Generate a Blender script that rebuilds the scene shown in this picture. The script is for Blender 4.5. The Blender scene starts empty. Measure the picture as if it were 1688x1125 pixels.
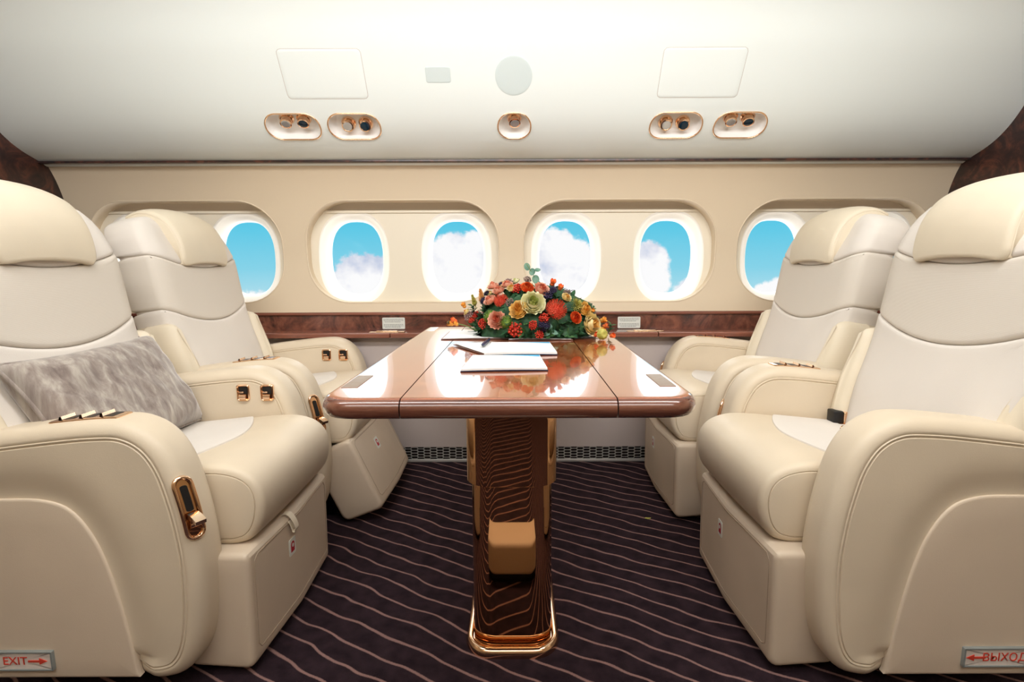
import bpy, bmesh, math, random
from mathutils import Vector, Matrix, noise
C = bpy.context.scene.collection
R = math.radians
rnd = random.Random(7)

# ------------------------------------------------------------------ materials
def srgb(r, g, b):
    f = lambda c: (c/255/12.92) if c/255 <= .04045 else ((c/255+.055)/1.055)**2.4
    return (f(r), f(g), f(b), 1)
class NT:
    def __init__(s, name):
        s.m = bpy.data.materials.new(name); s.m.use_nodes = True
        s.t = s.m.node_tree; s.b = s.t.nodes['Principled BSDF']
    def n(s, typ, **kw):
        o = s.t.nodes.new(typ)
        for k, v in kw.items():
            if k.startswith('i_'): o.inputs[k[2:].replace('_', ' ')].default_value = v
            else: setattr(o, k, v)
        return o
    def l(s, a, b): s.t.links.new(a, b)
    def ramp(s, fac, stops):
        r = s.n('ShaderNodeValToRGB'); e = r.color_ramp.elements
        while len(e) < len(stops): e.new(.5)
        for q, (p, c) in zip(e, stops): q.position = p; q.color = c
        s.l(fac, r.inputs[0]); return r.outputs[0]
    def coords(s, scale=(1, 1, 1), kind='Object'):
        tc = s.n('ShaderNodeTexCoord'); mp = s.n('ShaderNodeMapping')
        mp.inputs['Scale'].default_value = scale
        s.l(tc.outputs[kind], mp.inputs[0]); return mp.outputs[0]
    def noise(s, vec, scale, detail=3, rough=.5, dist=0):
        o = s.n('ShaderNodeTexNoise'); o.inputs['Scale'].default_value = scale
        o.inputs['Detail'].default_value = detail; o.inputs['Roughness'].default_value = rough
        o.inputs['Distortion'].default_value = dist
        s.l(vec, o.inputs['Vector']); return o.outputs[0]
    def bump(s, h, strength, dist):
        o = s.n('ShaderNodeBump'); o.inputs['Strength'].default_value = strength
        o.inputs['Distance'].default_value = dist
        s.l(h, o.inputs['Height']); s.l(o.outputs[0], s.b.inputs['Normal'])
    def set(s, col=None, rough=None, metal=None, coat=None, ior=None, sheen=None, spec=None):
        i = s.b.inputs
        if col is not None: i['Base Color'].default_value = col
        if rough is not None: i['Roughness'].default_value = rough
        if metal is not None: i['Metallic'].default_value = metal
        if coat is not None: i['Coat Weight'].default_value = coat; i['Coat Roughness'].default_value = .03
        if ior is not None: i['IOR'].default_value = ior
        if sheen is not None: i['Sheen Weight'].default_value = sheen
        if spec is not None: i['Specular IOR Level'].default_value = spec
        return s
M = {}
def simple(key, col, rough=.5, metal=0, **kw):
    t = NT(key).set(col, rough, metal, **kw)
    v = t.coords(); nz = t.noise(v, 60, 2)
    r = t.ramp(nz, [(.3, (rough*.9,)*3+(1,)), (.7, (min(1, rough*1.1),)*3+(1,))])
    t.l(r, t.b.inputs['Roughness'])
    M[key] = t.m; return t
def soft(key, col, rough, nscale, dist, amp=.04, spec=.4, strength=.3):
    t = NT(key).set(col, rough, spec=spec); v = t.coords()
    big = t.noise(v, 5, 2)
    d = lambda k: tuple(min(1, c*k) for c in col[:3])+(1,)
    t.l(t.ramp(big, [(.3, d(1-amp)), (.7, d(1+amp))]), t.b.inputs['Base Color'])
    t.bump(t.noise(v, nscale, 3), strength, dist); M[key] = t.m; return t
soft('leather', srgb(217, 201, 177), .42, 420, .0006)
soft('leather_pale', srgb(223, 210, 187), .45, 420, .0006)
soft('leather_lower', srgb(211, 193, 171), .48, 420, .0006)
t = soft('fabric', srgb(222, 214, 205), .9, 500, .0008, .02, .15)
t = NT('weave').set(srgb(218, 209, 197), .9, spec=.15)
v = t.coords((1, 1, 1)); w = t.n('ShaderNodeTexWave', bands_direction='Z'); w.inputs['Scale'].default_value = 160; w.inputs['Distortion'].default_value = 2.5
w.inputs['Detail'].default_value = 2; t.l(v, w.inputs[0]); t.bump(w.outputs[1], .25, .0006)
M['weave'] = t.m
simple('stitch', srgb(172, 152, 130), .7)
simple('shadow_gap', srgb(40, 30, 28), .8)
simple('gold', (.92, .62, .41, 1), .12, 1)
simple('gold_pale', (.95, .72, .52, 1), .2, 1)
simple('gold_mirror', (.64, .37, .19, 1), .025, 1)
simple('chrome', (.75, .74, .72, 1), .18, 1)
simple('grille_metal', srgb(205, 200, 196), .35, .3)
simple('black_plastic', srgb(16, 15, 17), .4)
simple('black_metal', srgb(14, 14, 18), .35, .6)
simple('lens_clear', srgb(205, 205, 205), .12, .6)
simple('lens_dark', srgb(10, 38, 54), .08)
simple('cream_wall', srgb(226, 208, 181), .5)
simple('cream_panel', srgb(238, 229, 210), .45)
simple('ceiling_white', srgb(240, 246, 243), .55)
simple('lamp_white', srgb(244, 243, 240), .4)
simple('grey_mesh', srgb(213, 224, 223), .7)
simple('grey_lower', srgb(196, 183, 178), .7)
simple('pocket', srgb(190, 176, 158), .6)
simple('paper', srgb(240, 242, 240), .55)
simple('paper_blue', srgb(70, 170, 215), .5)
simple('cover_dark', srgb(40, 40, 62), .35)
simple('cover_brown', srgb(120, 84, 72), .4)
simple('plate_satin', (.42, .34, .28, 1), .5, .55)
simple('plate_silver', (.85, .83, .8, 1), .35, .8)
simple('sign_white', srgb(226, 214, 205), .5)
simple('sign_frame', srgb(146, 152, 150), .35, .3)
simple('sign_red', srgb(205, 66, 48), .5)
simple('tag_white', srgb(226, 228, 220), .5)
simple('tag_red', srgb(178, 36, 48), .5)
simple('ink', srgb(120, 122, 118), .6)
simple('pen_blue', srgb(52, 56, 84), .25)
simple('opposite_beige', srgb(205, 185, 155), .7)
# lit funnel round each pane: thin translucent plastic that daylight shines through
t = NT('reveal_plastic').set(srgb(250, 246, 238), .5)
tr = t.n('ShaderNodeBsdfTranslucent'); tr.inputs[0].default_value = (1, .98, .95, 1)
mx = t.n('ShaderNodeMixShader'); mx.inputs[0].default_value = .15
out = [n for n in t.t.nodes if n.type == 'OUTPUT_MATERIAL'][0]
t.l(t.b.outputs[0], mx.inputs[1]); t.l(tr.outputs[0], mx.inputs[2]); t.l(mx.outputs[0], out.inputs[0])
M['reveal'] = t.m
# window pane
t = NT('pane_glass'); gl = t.n('ShaderNodeBsdfGlossy'); gl.inputs['Roughness'].default_value = .02
tp = t.n('ShaderNodeBsdfTransparent'); fr = t.n('ShaderNodeFresnel'); fr.inputs[0].default_value = 1.2
mx = t.n('ShaderNodeMixShader'); out = [n for n in t.t.nodes if n.type == 'OUTPUT_MATERIAL'][0]
t.l(fr.outputs[0], mx.inputs[0]); t.l(tp.outputs[0], mx.inputs[1]); t.l(gl.outputs[0], mx.inputs[2]); t.l(mx.outputs[0], out.inputs[0])
M['glass'] = t.m
def wood(key, scale, stops, rough, coat, dist=1.5, sc=4, ior=1.5):
    t = NT(key).set(rough=rough, coat=coat, ior=ior)
    v = t.coords(scale); a = t.noise(v, sc, 6, .6, dist)
    b = t.noise(v, sc*7, 4, .7, 1.0)
    m = t.n('ShaderNodeMath', operation='MULTIPLY_ADD'); m.inputs[1].default_value = .25; t.l(b, m.inputs[0]); t.l(a, m.inputs[2])
    t.l(t.ramp(m.outputs[0], stops), t.b.inputs['Base Color']); M[key] = t.m
wood('burl', (1, 1, 1), [(.42, srgb(54, 28, 24)), (.6, srgb(102, 56, 44)), (.8, srgb(142, 84, 64))], .25, .7, 2.5, 7)
wood('burl_dark', (1, 1, 1), [(.42, srgb(22, 12, 14)), (.62, srgb(52, 28, 24)), (.85, srgb(104, 58, 42))], .35, .3, 2.5, 8)
wood('wood_rail', (.6, 6, 14), [(.42, srgb(98, 52, 40)), (.7, srgb(140, 84, 66))], .25, .7, .6, 4)
wood('table_wood', (1.2, 1.6, 1.6), [(.35, srgb(128, 62, 32)), (.6, srgb(160, 84, 46)), (.85, srgb(186, 108, 64))], .18, 1, 1.2, 6, 1.6)
wood('table_edge', (1.2, 14, 14), [(.4, srgb(76, 42, 33)), (.65, srgb(118, 72, 56)), (.9, srgb(150, 102, 82))], .2, 1, .7, 3)
# velvet
t = NT('velvet').set(rough=.85, sheen=.8, spec=.1); v = t.coords((30, 30, 5))
a = t.noise(v, 1.2, 6, .62, .3)
t.l(t.ramp(a, [(.3, srgb(116, 102, 97)), (.5, srgb(150, 138, 130)), (.72, srgb(190, 181, 170))]), t.b.inputs['Base Color'])
t.b.inputs['Sheen Roughness'].default_value = .4
t.bump(a, .25, .004); M['velvet'] = t.m
# carpet: dark pile with thin wavering pinkish lines
t = NT('carpet').set(rough=.95, spec=.1)
v = t.coords()
wob = t.n('ShaderNodeTexNoise'); wob.inputs['Scale'].default_value = 5.5; wob.inputs['Detail'].default_value = 1.5; t.l(v, wob.inputs['Vector'])
sep = t.n('ShaderNodeSeparateXYZ'); t.l(v, sep.inputs[0])
def mth(op, a, b=None, c=None):
    o = t.n('ShaderNodeMath', operation=op)
    for i, q in enumerate((a, b, c)):
        if q is None: continue
        if isinstance(q, (int, float)): o.inputs[i].default_value = q
        else: t.l(q, o.inputs[i])
    return o.outputs[0]
ang = R(30)
c = mth('ADD', mth('MULTIPLY', sep.outputs[0], math.sin(ang)), mth('MULTIPLY', sep.outputs[1], math.cos(ang)))
c = mth('ADD', c, mth('MULTIPLY', wob.outputs[0], .055))
fine = t.noise(v, 260, 2)
c = mth('ADD', c, mth('MULTIPLY', fine, .003))
fr_ = mth('FRACT', mth('DIVIDE', c, .061))
d = mth('ABSOLUTE', mth('SUBTRACT', fr_, .5))
mr = t.n('ShaderNodeMapRange'); mr.inputs[1].default_value = .035; mr.inputs[2].default_value = .075; mr.inputs[3].default_value = 1; mr.inputs[4].default_value = 0
t.l(d, mr.inputs[0])
pile = t.noise(v, 420, 3)
base = t.ramp(t.noise(v, 22, 4), [(.3, srgb(38, 27, 33)), (.7, srgb(56, 42, 48))])
mix = t.n('ShaderNodeMix', data_type='RGBA'); t.l(mr.outputs[0], mix.inputs[0]); t.l(base, mix.inputs[6]); mix.inputs[7].default_value = srgb(152, 118, 112)
t.l(mix.outputs[2], t.b.inputs['Base Color']); t.bump(pile, .6, .004); M['carpet'] = t.m
# flower colours
FC = dict(peach=((238, 168, 140), (246, 200, 176)), cream=((240, 214, 142), (248, 232, 184)), pale=((226, 220, 166), (240, 236, 200)),
          yellow=((238, 190, 98), (244, 212, 138)), coral=((204, 66, 44), (226, 104, 76)), orange=((228, 92, 40), (240, 130, 66)),
          red=((170, 36, 24), (206, 66, 42)), dark=((24, 18, 38), (52, 44, 74)), green=((78, 110, 36), (128, 150, 62)),
          leaf=((24, 54, 36), (52, 92, 58)), fern=((40, 78, 46), (78, 116, 66)), euca=((74, 116, 98), (112, 148, 128)),
          olive=((150, 146, 62), (196, 186, 98)), plume=((190, 120, 56), (216, 160, 96)), amber=((226, 136, 44), (240, 170, 74)),
          mauve=((120, 92, 92), (170, 142, 132)), stem=((84, 104, 54), (120, 136, 80)))
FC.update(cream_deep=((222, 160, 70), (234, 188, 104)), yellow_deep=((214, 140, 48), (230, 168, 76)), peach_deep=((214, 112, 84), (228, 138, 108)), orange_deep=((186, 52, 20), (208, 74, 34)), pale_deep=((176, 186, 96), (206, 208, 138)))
for k, (a, b) in FC.items():
    t = NT('petal_'+k).set(rough=.55, spec=.3); nz = t.noise(t.coords(), 55, 2)
    t.l(t.ramp(nz, [(.35, srgb(*a)), (.65, srgb(*b))]), t.b.inputs['Base Color'])
    M['f_'+k] = t.m

# ------------------------------------------------------------------ object helpers
def obj(name, bm, mat, parent=None, sharp=35, loc=None):
    bmesh.ops.remove_doubles(bm, verts=bm.verts, dist=1e-6)
    bmesh.ops.recalc_face_normals(bm, faces=bm.faces)
    for f in bm.faces: f.smooth = True
    for e in bm.edges:
        if len(e.link_faces) == 2 and e.calc_face_angle(0) > R(sharp): e.smooth = False
    me = bpy.data.meshes.new(name); bm.to_mesh(me); bm.free()
    o = bpy.data.objects.new(name, me); C.objects.link(o)
    for m_ in (mat if isinstance(mat, (list, tuple)) else [mat]): me.materials.append(M[m_] if isinstance(m_, str) else m_)
    if parent: o.parent = parent
    if loc: o.location = loc
    return o
def tag(o, label=None, cat=None, group=None, kind=None):
    if label: o['label'] = label
    if cat: o['category'] = cat
    if group: o['group'] = group
    if kind: o['kind'] = kind
    return o
def thing(name, label, cat, loc=(0, 0, 0), rotz=0, group=None):
    o = bpy.data.objects.new(name, None); C.objects.link(o); o.location = loc; o.rotation_euler = (0, 0, rotz)
    o.empty_display_size = .05
    return tag(o, label, cat, group)
def struct(o, label=None): o['kind'] = 'structure'; 
def st(name, bm, mat, parent=None, sharp=35, label=None):
    o = obj(name, bm, mat, parent, sharp)
    if not parent: o['kind'] = 'structure'; o['category'] = name.split('_')[0]
    if label: o['label'] = label
    return o
def NB(): return bmesh.new()
def box(bm, x0, x1, y0, y1, z0, z1, bev=0):
    vs = [bm.verts.new((x, y, z)) for x in (x0, x1) for y in (y0, y1) for z in (z0, z1)]
    fs = [bm.faces.new([vs[i] for i in q]) for q in ((0, 1, 3, 2), (4, 6, 7, 5), (0, 4, 5, 1), (2, 3, 7, 6), (0, 2, 6, 4), (1, 5, 7, 3))]
    if bev:
        es = list({e for f in fs for e in f.edges})
        bmesh.ops.bevel(bm, geom=es, offset=bev, segments=3, affect='EDGES', profile=.5)
def resample(pts, n, closed=True):
    P = [Vector(p) for p in pts]
    if closed: P.append(P[0])
    L = [0]
    for a, b in zip(P, P[1:]): L.append(L[-1]+(b-a).length)
    out = []; j = 0
    cnt = n if closed else n-1
    for i in range(n):
        s = L[-1]*i/cnt
        while j < len(L)-2 and L[j+1] < s: j += 1
        d = L[j+1]-L[j]; k = (s-L[j])/d if d > 0 else 0
        out.append(P[j].lerp(P[j+1], max(0, min(1, k))))
    return out
def fillet(poly, rad, seg=8):
    out = []; n = len(poly)
    for i in range(n):
        p = Vector(poly[i]); a = Vector(poly[i-1]); b = Vector(poly[(i+1) % n])
        r = rad[i] if isinstance(rad, (list, tuple)) else rad
        u = (a-p); v = (b-p); lu, lv = u.length, v.length; u.normalize(); v.normalize()
        cs = max(-1, min(1, u.dot(v))); th = math.acos(cs)
        if r <= 0 or th > math.pi-.02: out.append(p); continue
        d = min(r/math.tan(th/2), lu*.49, lv*.49); r = d*math.tan(th/2)
        c = p+(u+v).normalized()*(r/math.sin(th/2))
        A = p+u*d-c; B = p+v*d-c
        a0 = math.atan2(A.y, A.x); a1 = math.atan2(B.y, B.x); da = (a1-a0+math.pi) % (2*math.pi)-math.pi
        for k in range(seg+1):
            q = a0+da*k/seg; out.append(c+Vector((math.cos(q), math.sin(q)))*r)
    return out
def catmull(pts, seg=8, closed=False):
    P = [Vector(p) for p in pts]; n = len(P); out = []
    rng = range(n) if closed else range(n-1)
    for i in rng:
        p1 = P[i]; p2 = P[(i+1) % n]
        p0 = P[i-1] if (closed or i > 0) else p1*2-p2
        p3 = P[(i+2) % n] if (closed or i+2 < n) else p2*2-p1
        for k in range(seg):
            t_ = k/seg
            out.append(.5*((2*p1)+(p2-p0)*t_+(2*p0-5*p1+4*p2-p3)*t_*t_+(3*p1-p0-3*p2+p3)*t_**3))
    if not closed: out.append(P[-1])
    return out
def area2(P): return sum(a.x*b.y-b.x*a.y for a, b in zip(P, P[1:]+P[:1]))/2
def inset(P, d):
    if abs(d) < 1e-9: return P
    n = len(P); out = []
    for i in range(n):
        e1 = (P[i]-P[i-1]); e2 = (P[(i+1) % n]-P[i])
        n1 = Vector((-e1.y, e1.x)).normalized(); n2 = Vector((-e2.y, e2.x)).normalized()
        m = n1+n2; l = m.length
        if l < 1e-6: out.append(P[i]); continue
        m /= l; k = 1/max(.55, m.dot(n1)); out.append(P[i]+m*d*k)
    return out
def pad(bm, outline, prof, MP, capA=None, capB=None, rings=6, n=None, closed=False, ctr=None):
    """outline: 2D loop; prof: list of (inset, depth); MP(a, b, depth) -> point.
    capA/capB: function(k, a, b) -> extra depth on the first / last cap (k = 1 rim .. 0 centre)."""
    P = [Vector(p) for p in outline]
    if n: P = resample(P, n)
    if area2(P) < 0: P.reverse()
    rows = []
    for ins, dep in prof:
        rows.append([bm.verts.new(MP(q.x, q.y, dep)) for q in inset(P, ins)])
    N = len(P)
    for a, b in zip(rows, rows[1:]):
        for i in range(N):
            j = (i+1) % N; bm.faces.new((a[i], a[j], b[j], b[i]))
    for which, fn in ((0, capA), (-1, capB)):
        if fn is False: continue
        ins, dep = prof[which]; Q = inset(P, ins); c = ctr or sum(Q, Vector((0, 0)))/N
        c = Vector(c)
        prev = rows[which]; f = fn or (lambda k, a, b: 0)
        for r in range(1, rings):
            k = 1-r/rings
            cur = [bm.verts.new(MP(*(c+(q-c)*k), dep+f(k, *(c+(q-c)*k)))) for q in Q]
            for i in range(N):
                j = (i+1) % N; bm.faces.new((prev[i], prev[j], cur[j], cur[i]))
            prev = cur
        cv = bm.verts.new(MP(c.x, c.y, dep+f(0, c.x, c.y)))
        for i in range(N): bm.faces.new((prev[i], prev[(i+1) % N], cv))
def qround(r, d0, d1, seg=6):
    """full depth profile from d0 to d1 with quarter rounds of radius r at both ends"""
    s = 1 if d1 > d0 else -1
    a = [(r*(1-math.sin(q)), d0+s*r*(1-math.cos(q))) for q in [math.pi/2*k/seg for k in range(seg+1)]]
    b = [(r*(1-math.cos(q)), d1-s*r*(1-math.sin(q))) for q in [math.pi/2*k/seg for k in range(seg+1)]]
    return a+b
def loft(bm, loops, closed=True, cap0=False, cap1=False):
    rows = [[bm.verts.new(p) for p in L] for L in loops]
    for a, b in zip(rows, rows[1:]):
        N = len(a)
        for i in range(N if closed else N-1):
            j = (i+1) % N; bm.faces.new((a[i], a[j], b[j], b[i]))
    if cap0: bm.faces.new(rows[0])
    if cap1: bm.faces.new(rows[-1])
    return rows
def tube(bm, pts, r, seg=8, closed=False, cap=True, up=None, flat=1):
    P = [Vector(p) for p in pts]; n = len(P); rows = []
    prevn = None
    for i in range(n):
        a = P[i-1] if (i > 0 or closed) else P[i]; b = P[(i+1) % n] if (i < n-1 or closed) else P[i]
        t_ = (b-a).normalized()
        if prevn is None:
            ref = Vector(up) if up else (Vector((0, 0, 1)) if abs(t_.z) < .9 else Vector((1, 0, 0)))
            nn = (ref-t_*ref.dot(t_)).normalized()
        else:
            nn = (prevn-t_*prevn.dot(t_))
            nn = nn.normalized() if nn.length > 1e-6 else prevn
        prevn = nn; bn = t_.cross(nn)
        rr = r[i] if isinstance(r, (list, tuple)) else r
        rows.append([bm.verts.new(P[i]+nn*math.cos(q)*rr*flat+bn*math.sin(q)*rr) for q in [2*math.pi*k/seg for k in range(seg)]])
    for i in range(n if closed else n-1):
        a, b = rows[i], rows[(i+1) % n]
        for k in range(seg):
            j = (k+1) % seg; bm.faces.new((a[k], a[j], b[j], b[k]))
    if cap and not closed: bm.faces.new(rows[0]); bm.faces.new(rows[-1])
def sphere(bm, c, r, u=8, v=6, sc=(1, 1, 1), mat=None):
    m = Matrix.Translation(c) @ (mat or Matrix.Identity(4)) @ Matrix.Diagonal((sc[0]*r, sc[1]*r, sc[2]*r, 1))
    bmesh.ops.create_uvsphere(bm, u_segments=u, v_segments=v, radius=1, matrix=m)
def lathe(bm, prof, seg=24, mat=None, cap0=True, cap1=True):
    mt = mat or Matrix.Identity(4)
    rows = [[bm.verts.new(mt @ Vector((r*math.cos(2*math.pi*k/seg), r*math.sin(2*math.pi*k/seg), z))) for k in range(seg)] for r, z in prof]
    for a, b in zip(rows, rows[1:]):
        for k in range(seg):
            j = (k+1) % seg; bm.faces.new((a[k], a[j], b[j], b[k]))
    if cap0: bm.faces.new(rows[0])
    if cap1: bm.faces.new(rows[-1])
def rrect(w, h, r, cx=0, cy=0, seg=10):
    return fillet([(cx-w/2, cy-h/2), (cx+w/2, cy-h/2), (cx+w/2, cy+h/2), (cx-w/2, cy+h/2)], r, seg)
def superell(a, b, n, cnt=64, cx=0, cy=0):
    out = []
    for i in range(cnt):
        q = 2*math.pi*i/cnt; c_, s_ = math.cos(q), math.sin(q)
        out.append(Vector((cx+a*math.copysign(abs(c_)**(2/n), c_), cy+b*math.copysign(abs(s_)**(2/n), s_))))
    return out
def boolean_cut(o, cutters):
    for c_ in cutters:
        md = o.modifiers.new('cut', 'BOOLEAN'); md.operation = 'DIFFERENCE'; md.solver = 'EXACT'; md.object = c_
    bpy.context.view_layer.update()
    dg = bpy.context.evaluated_depsgraph_get()
    me = bpy.data.meshes.new_from_object(o.evaluated_get(dg))
    o.modifiers.clear(); old = o.data; o.data = me; bpy.data.meshes.remove(old)
    for c_ in cutters: bpy.data.objects.remove(c_)
    bm = bmesh.new(); bm.from_mesh(me)
    for f in bm.faces: f.smooth = True
    for e in bm.edges: e.smooth = not (len(e.link_faces) == 2 and e.calc_face_angle(0) > R(30))
    bm.to_mesh(me); bm.free()
def prism(bm, P, MP, d0, d1):
    loft(bm, [[MP(p[0], p[1], d0) for p in P], [MP(p[0], p[1], d1) for p in P]], True, True, True)
def text_obj(name, body, size, mat, parent, xf, bold=.0, depth=.0006):
    cu = bpy.data.curves.new(name, 'FONT'); cu.body = body; cu.size = size; cu.extrude = depth; cu.offset = bold
    cu.align_x = 'CENTER'; cu.align_y = 'CENTER'
    tmp = bpy.data.objects.new('tmp_text', cu); C.objects.link(tmp); bpy.context.view_layer.update()
    me = bpy.data.meshes.new_from_object(tmp.evaluated_get(bpy.context.evaluated_depsgraph_get()))
    bpy.data.objects.remove(tmp); bpy.data.curves.remove(cu)
    me.transform(xf); me.materials.clear(); me.materials.append(M[mat])
    o = bpy.data.objects.new(name, me); C.objects.link(o); o.parent = parent
    return o

# ------------------------------------------------------------------ cabin shell
XL, XR = -2.15, 2.035
bm = NB(); box(bm, XL-.1, XR+.1, -1.0, 2.56, -.06, 0); st('floor', bm, 'carpet', label='dark carpet with thin pale diagonal lines')
# side wall with the windows: curved front, flat back
BACKY = 2.668
front = catmull([(2.600, .735), (2.612, .86), (2.615, 1.0), (2.602, 1.12), (2.578, 1.25), (2.540, 1.36), (2.482, 1.455), (2.46, 1.48)], 6)
poly = [Vector(p) for p in front]+[Vector((BACKY, 1.48)), Vector((BACKY, .735))]
bm = NB(); loft(bm, [[(x, p.x, p.y) for p in poly] for x in (XL-.1, XR+.1)], True, True, True)
wall = st('wall_back', bm, 'cream_wall', sharp=30, label='cream cabin side wall with four double window recesses')
WX = [-1.614, -.560, .496, 1.538]; WW, WZ0, WZ1 = .936, .787, 1.272
WC = (WZ0+WZ1)/2; WH = WZ1-WZ0
def win_outline(ex=0): return resample(rrect(WW+2*ex, WH+2*ex, .2+ex, 0, 0, 14), 96)
cut = []
for wx in WX:
    bm = NB(); prism(bm, win_outline(), lambda a, b, d, wx=wx: Vector((wx+a, d, WC+b)), 2.4, 2.8)
    cut.append(obj('tmp', bm, 'cream_wall'))
boolean_cut(wall, cut)
def fy(z):
    for a, b in zip(front, front[1:]):
        if a.y <= z <= b.y: return a.x+(b.x-a.x)*(z-a.y)/(b.y-a.y)
    return front[0].x
PW = .255; PZ = 1.004
for wi, wx in enumerate(WX):
    # recess panel carrying two portholes
    bm = NB(); box(bm, wx-.56, wx+.56, BACKY-.004, BACKY+.03, .70, 1.222)
    pn = st('window_%d' % (wi+1), bm, 'cream_panel', label=('double cabin window behind the left seats', 'double cabin window left of the flowers',
            'double cabin window behind the flowers and right of them', 'double cabin window behind the right seats')[wi])
    cut = []
    for s in (-1, 1):
        bm = NB(); prism(bm, superell(.172, .222, 2.5, 64, wx+s*PW, PZ-.006), lambda a, b, d: Vector((a, d, b)), 2.5, 2.8); cut.append(obj('tmp', bm, 'cream_panel'))
    boolean_cut(pn, cut)
    for s in (-1, 1):
        px = wx+s*PW
        prof = []
        for k in range(9):   # flared funnel: tangent to the panel, then straight out to the pane
            q = k/8; th = q*R(78)
            prof.append((.176-.036*math.sin(th)/math.sin(R(78))-.006*q, .226-.036*math.sin(th)/math.sin(R(78))-.006*q, BACKY-.0062+.042*(1-math.cos(th))/(1-math.cos(R(78)))))
        prof.append((.1315, .1815, BACKY+.062))
        bm = NB(); loft(bm, [[(v_.x, y, v_.y) for v_ in superell(a, b, 2.5, 72, px, PZ)] for a, b, y in prof])
        obj('porthole_reveal', bm, 'reveal', pn, 60)
        bm = NB(); L = superell(.1325, .1825, 2.5, 64, px, PZ); prism(bm, L, lambda a, b, d: Vector((a, d, b)), BACKY+.058, BACKY+.061)
        obj('porthole_pane', bm, 'glass', pn)
    bm = NB(); box(bm, wx-.56, wx+.56, BACKY+.026, BACKY+.04, 1.215, 1.34); obj('blind_pocket', bm, 'pocket', pn)
    bm = NB(); box(bm, wx-.50, wx+.50, BACKY-.012, BACKY+.012, 1.2215, 1.2345, .003); obj('blind_rail', bm, 'cream_panel', pn)
    bm = NB(); L = win_outline(.002); tube(bm, [(wx+p.x, fy(WC+p.y)+.0025, WC+p.y) for p in L], .004, 8, True)
    obj('window_frame', bm, 'cream_wall', pn, 60)
# burl strip below the windows, its top rail, the ledge, the lower wall and the grille
bm = NB(); box(bm, XL-.1, XR+.1, 2.604, 2.66, .64, .728); st('trim_1', bm, 'burl', label='dark burl wood strip under the windows')
bm = NB(); box(bm, XL-.1, XR+.1, 2.590, 2.66, .722, .738, .005); st('trim_2', bm, 'wood_rail', label='brown wood rail along the top of the burl strip')
for i, (a, b) in enumerate(((XL-.1, -.60), (-.597, .655), (.658, XR+.1))):
    bm = NB(); box(bm, a, b, 2.445, 2.61, .628, .652, .004); st('trim_%d' % (3+i), bm, 'wood_rail', label='brown wood side ledge, %s length' % ('left', 'middle', 'right')[i])
for x in (-.62, .60):
    bm = NB(); L = rrect(.17, .035, .006, x, 2.49); pad(bm, L, [(.003, .6555), (0, .6535), (0, .651)], lambda a, b, d: Vector((a, b, d)))
    box(bm, x-.05, x+.05, 2.475, 2.50, .654, .660, .002); box(bm, x+.055, x+.085, 2.462, 2.485, .654, .658, .001)
    tag(obj('ledge_latch', bm, 'gold_pale'), 'flat gold latch on the side ledge, %s of the table' % ('left' if x < 0 else 'right'), 'latch', 'latches on the side ledge')
bm = NB(); box(bm, XL-.1, XR+.1, 2.505, 2.66, .078, .632); st('wall_lower', bm, 'grey_lower', label='pale grey lower side wall under the ledge')
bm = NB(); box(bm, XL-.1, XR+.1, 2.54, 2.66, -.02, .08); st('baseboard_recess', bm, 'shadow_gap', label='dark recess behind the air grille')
# hexagonal air grille
bm = NB(); cw, ch = .0375, .0158; z0 = .016
def hexring(cx, cz, w, h):
    o = [(-w/2, 0), (-w*.34, -h/2), (w*.34, -h/2), (w/2, 0), (w*.34, h/2), (-w*.34, h/2)]
    fo = [(cx+a, cz+b) for a, b in o]; fi = [(cx+a*.86, cz+b*.70) for a, b in o]
    loft(bm, [[(a, 2.512, b) for a, b in fi], [(a, 2.508, b) for a, b in fi], [(a, 2.508, b) for a, b in fo], [(a, 2.514, b) for a, b in fo]])
nx = int((1.9)/(cw*.84))
for i in range(-nx//2, nx//2+1):
    for j in range(5):
        cz = z0+ch*.5+j*ch*.92+(ch*.46 if i % 2 else 0)
        if cz+ch/2 > .083: continue
        hexring(-.01+i*cw*.84, cz, cw, ch)
gr = tag(obj('air_grille', bm, 'grille_metal'), 'metal hexagon air grille along the foot of the wall', 'grille')
bm = NB(); box(bm, -1.0, 1.0, 2.503, 2.515, .001, .015, .002); obj('grille_rail', bm, 'grille_metal', gr)
# bulkheads
bm = NB(); box(bm, XL-.06, XL, 1.75, 2.70, .0, 2.2); st('wall_left', bm, 'burl_dark', label='dark burl wood bulkhead at the left end')
bm = NB(); box(bm, XR, XR+.06, 1.75, 2.70, .0, 2.2); st('wall_right', bm, 'burl_dark', label='dark burl wood bulkhead at the right end')
# ceiling: curved bin face, one profile swept along the cabin
CP = catmull([(2.50, 1.418), (2.452, 1.438), (2.385, 1.462), (2.325, 1.494), (2.268, 1.542), (2.205, 1.622), (2.115, 1.762), (2.035, 1.885), (1.93, 1.98),
              (1.72, 2.06), (1.2, 2.11), (.4, 2.12), (-.3, 2.1), (-.65, 2.0)], 8)
CL = [0]
for a, b in zip(CP, CP[1:]): CL.append(CL[-1]+(b-a).length)
def cpos(q):
    for i in range(len(CL)-1):
        if CL[i+1] >= q or i == len(CL)-2:
            k = (q-CL[i])/(CL[i+1]-CL[i]); p = CP[i].lerp(CP[i+1], k)
            def tang(j):
                a = CP[max(0, j-1)]; b = CP[min(len(CP)-1, j+1)]; return (b-a).normalized()
            t_ = tang(i).lerp(tang(i+1), k).normalized(); return p, t_
def qz(z):
    for i in range(len(CP)-1):
        if CP[i].y <= z <= CP[i+1].y: return CL[i]+(CL[i+1]-CL[i])*(z-CP[i].y)/(CP[i+1].y-CP[i].y)
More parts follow.
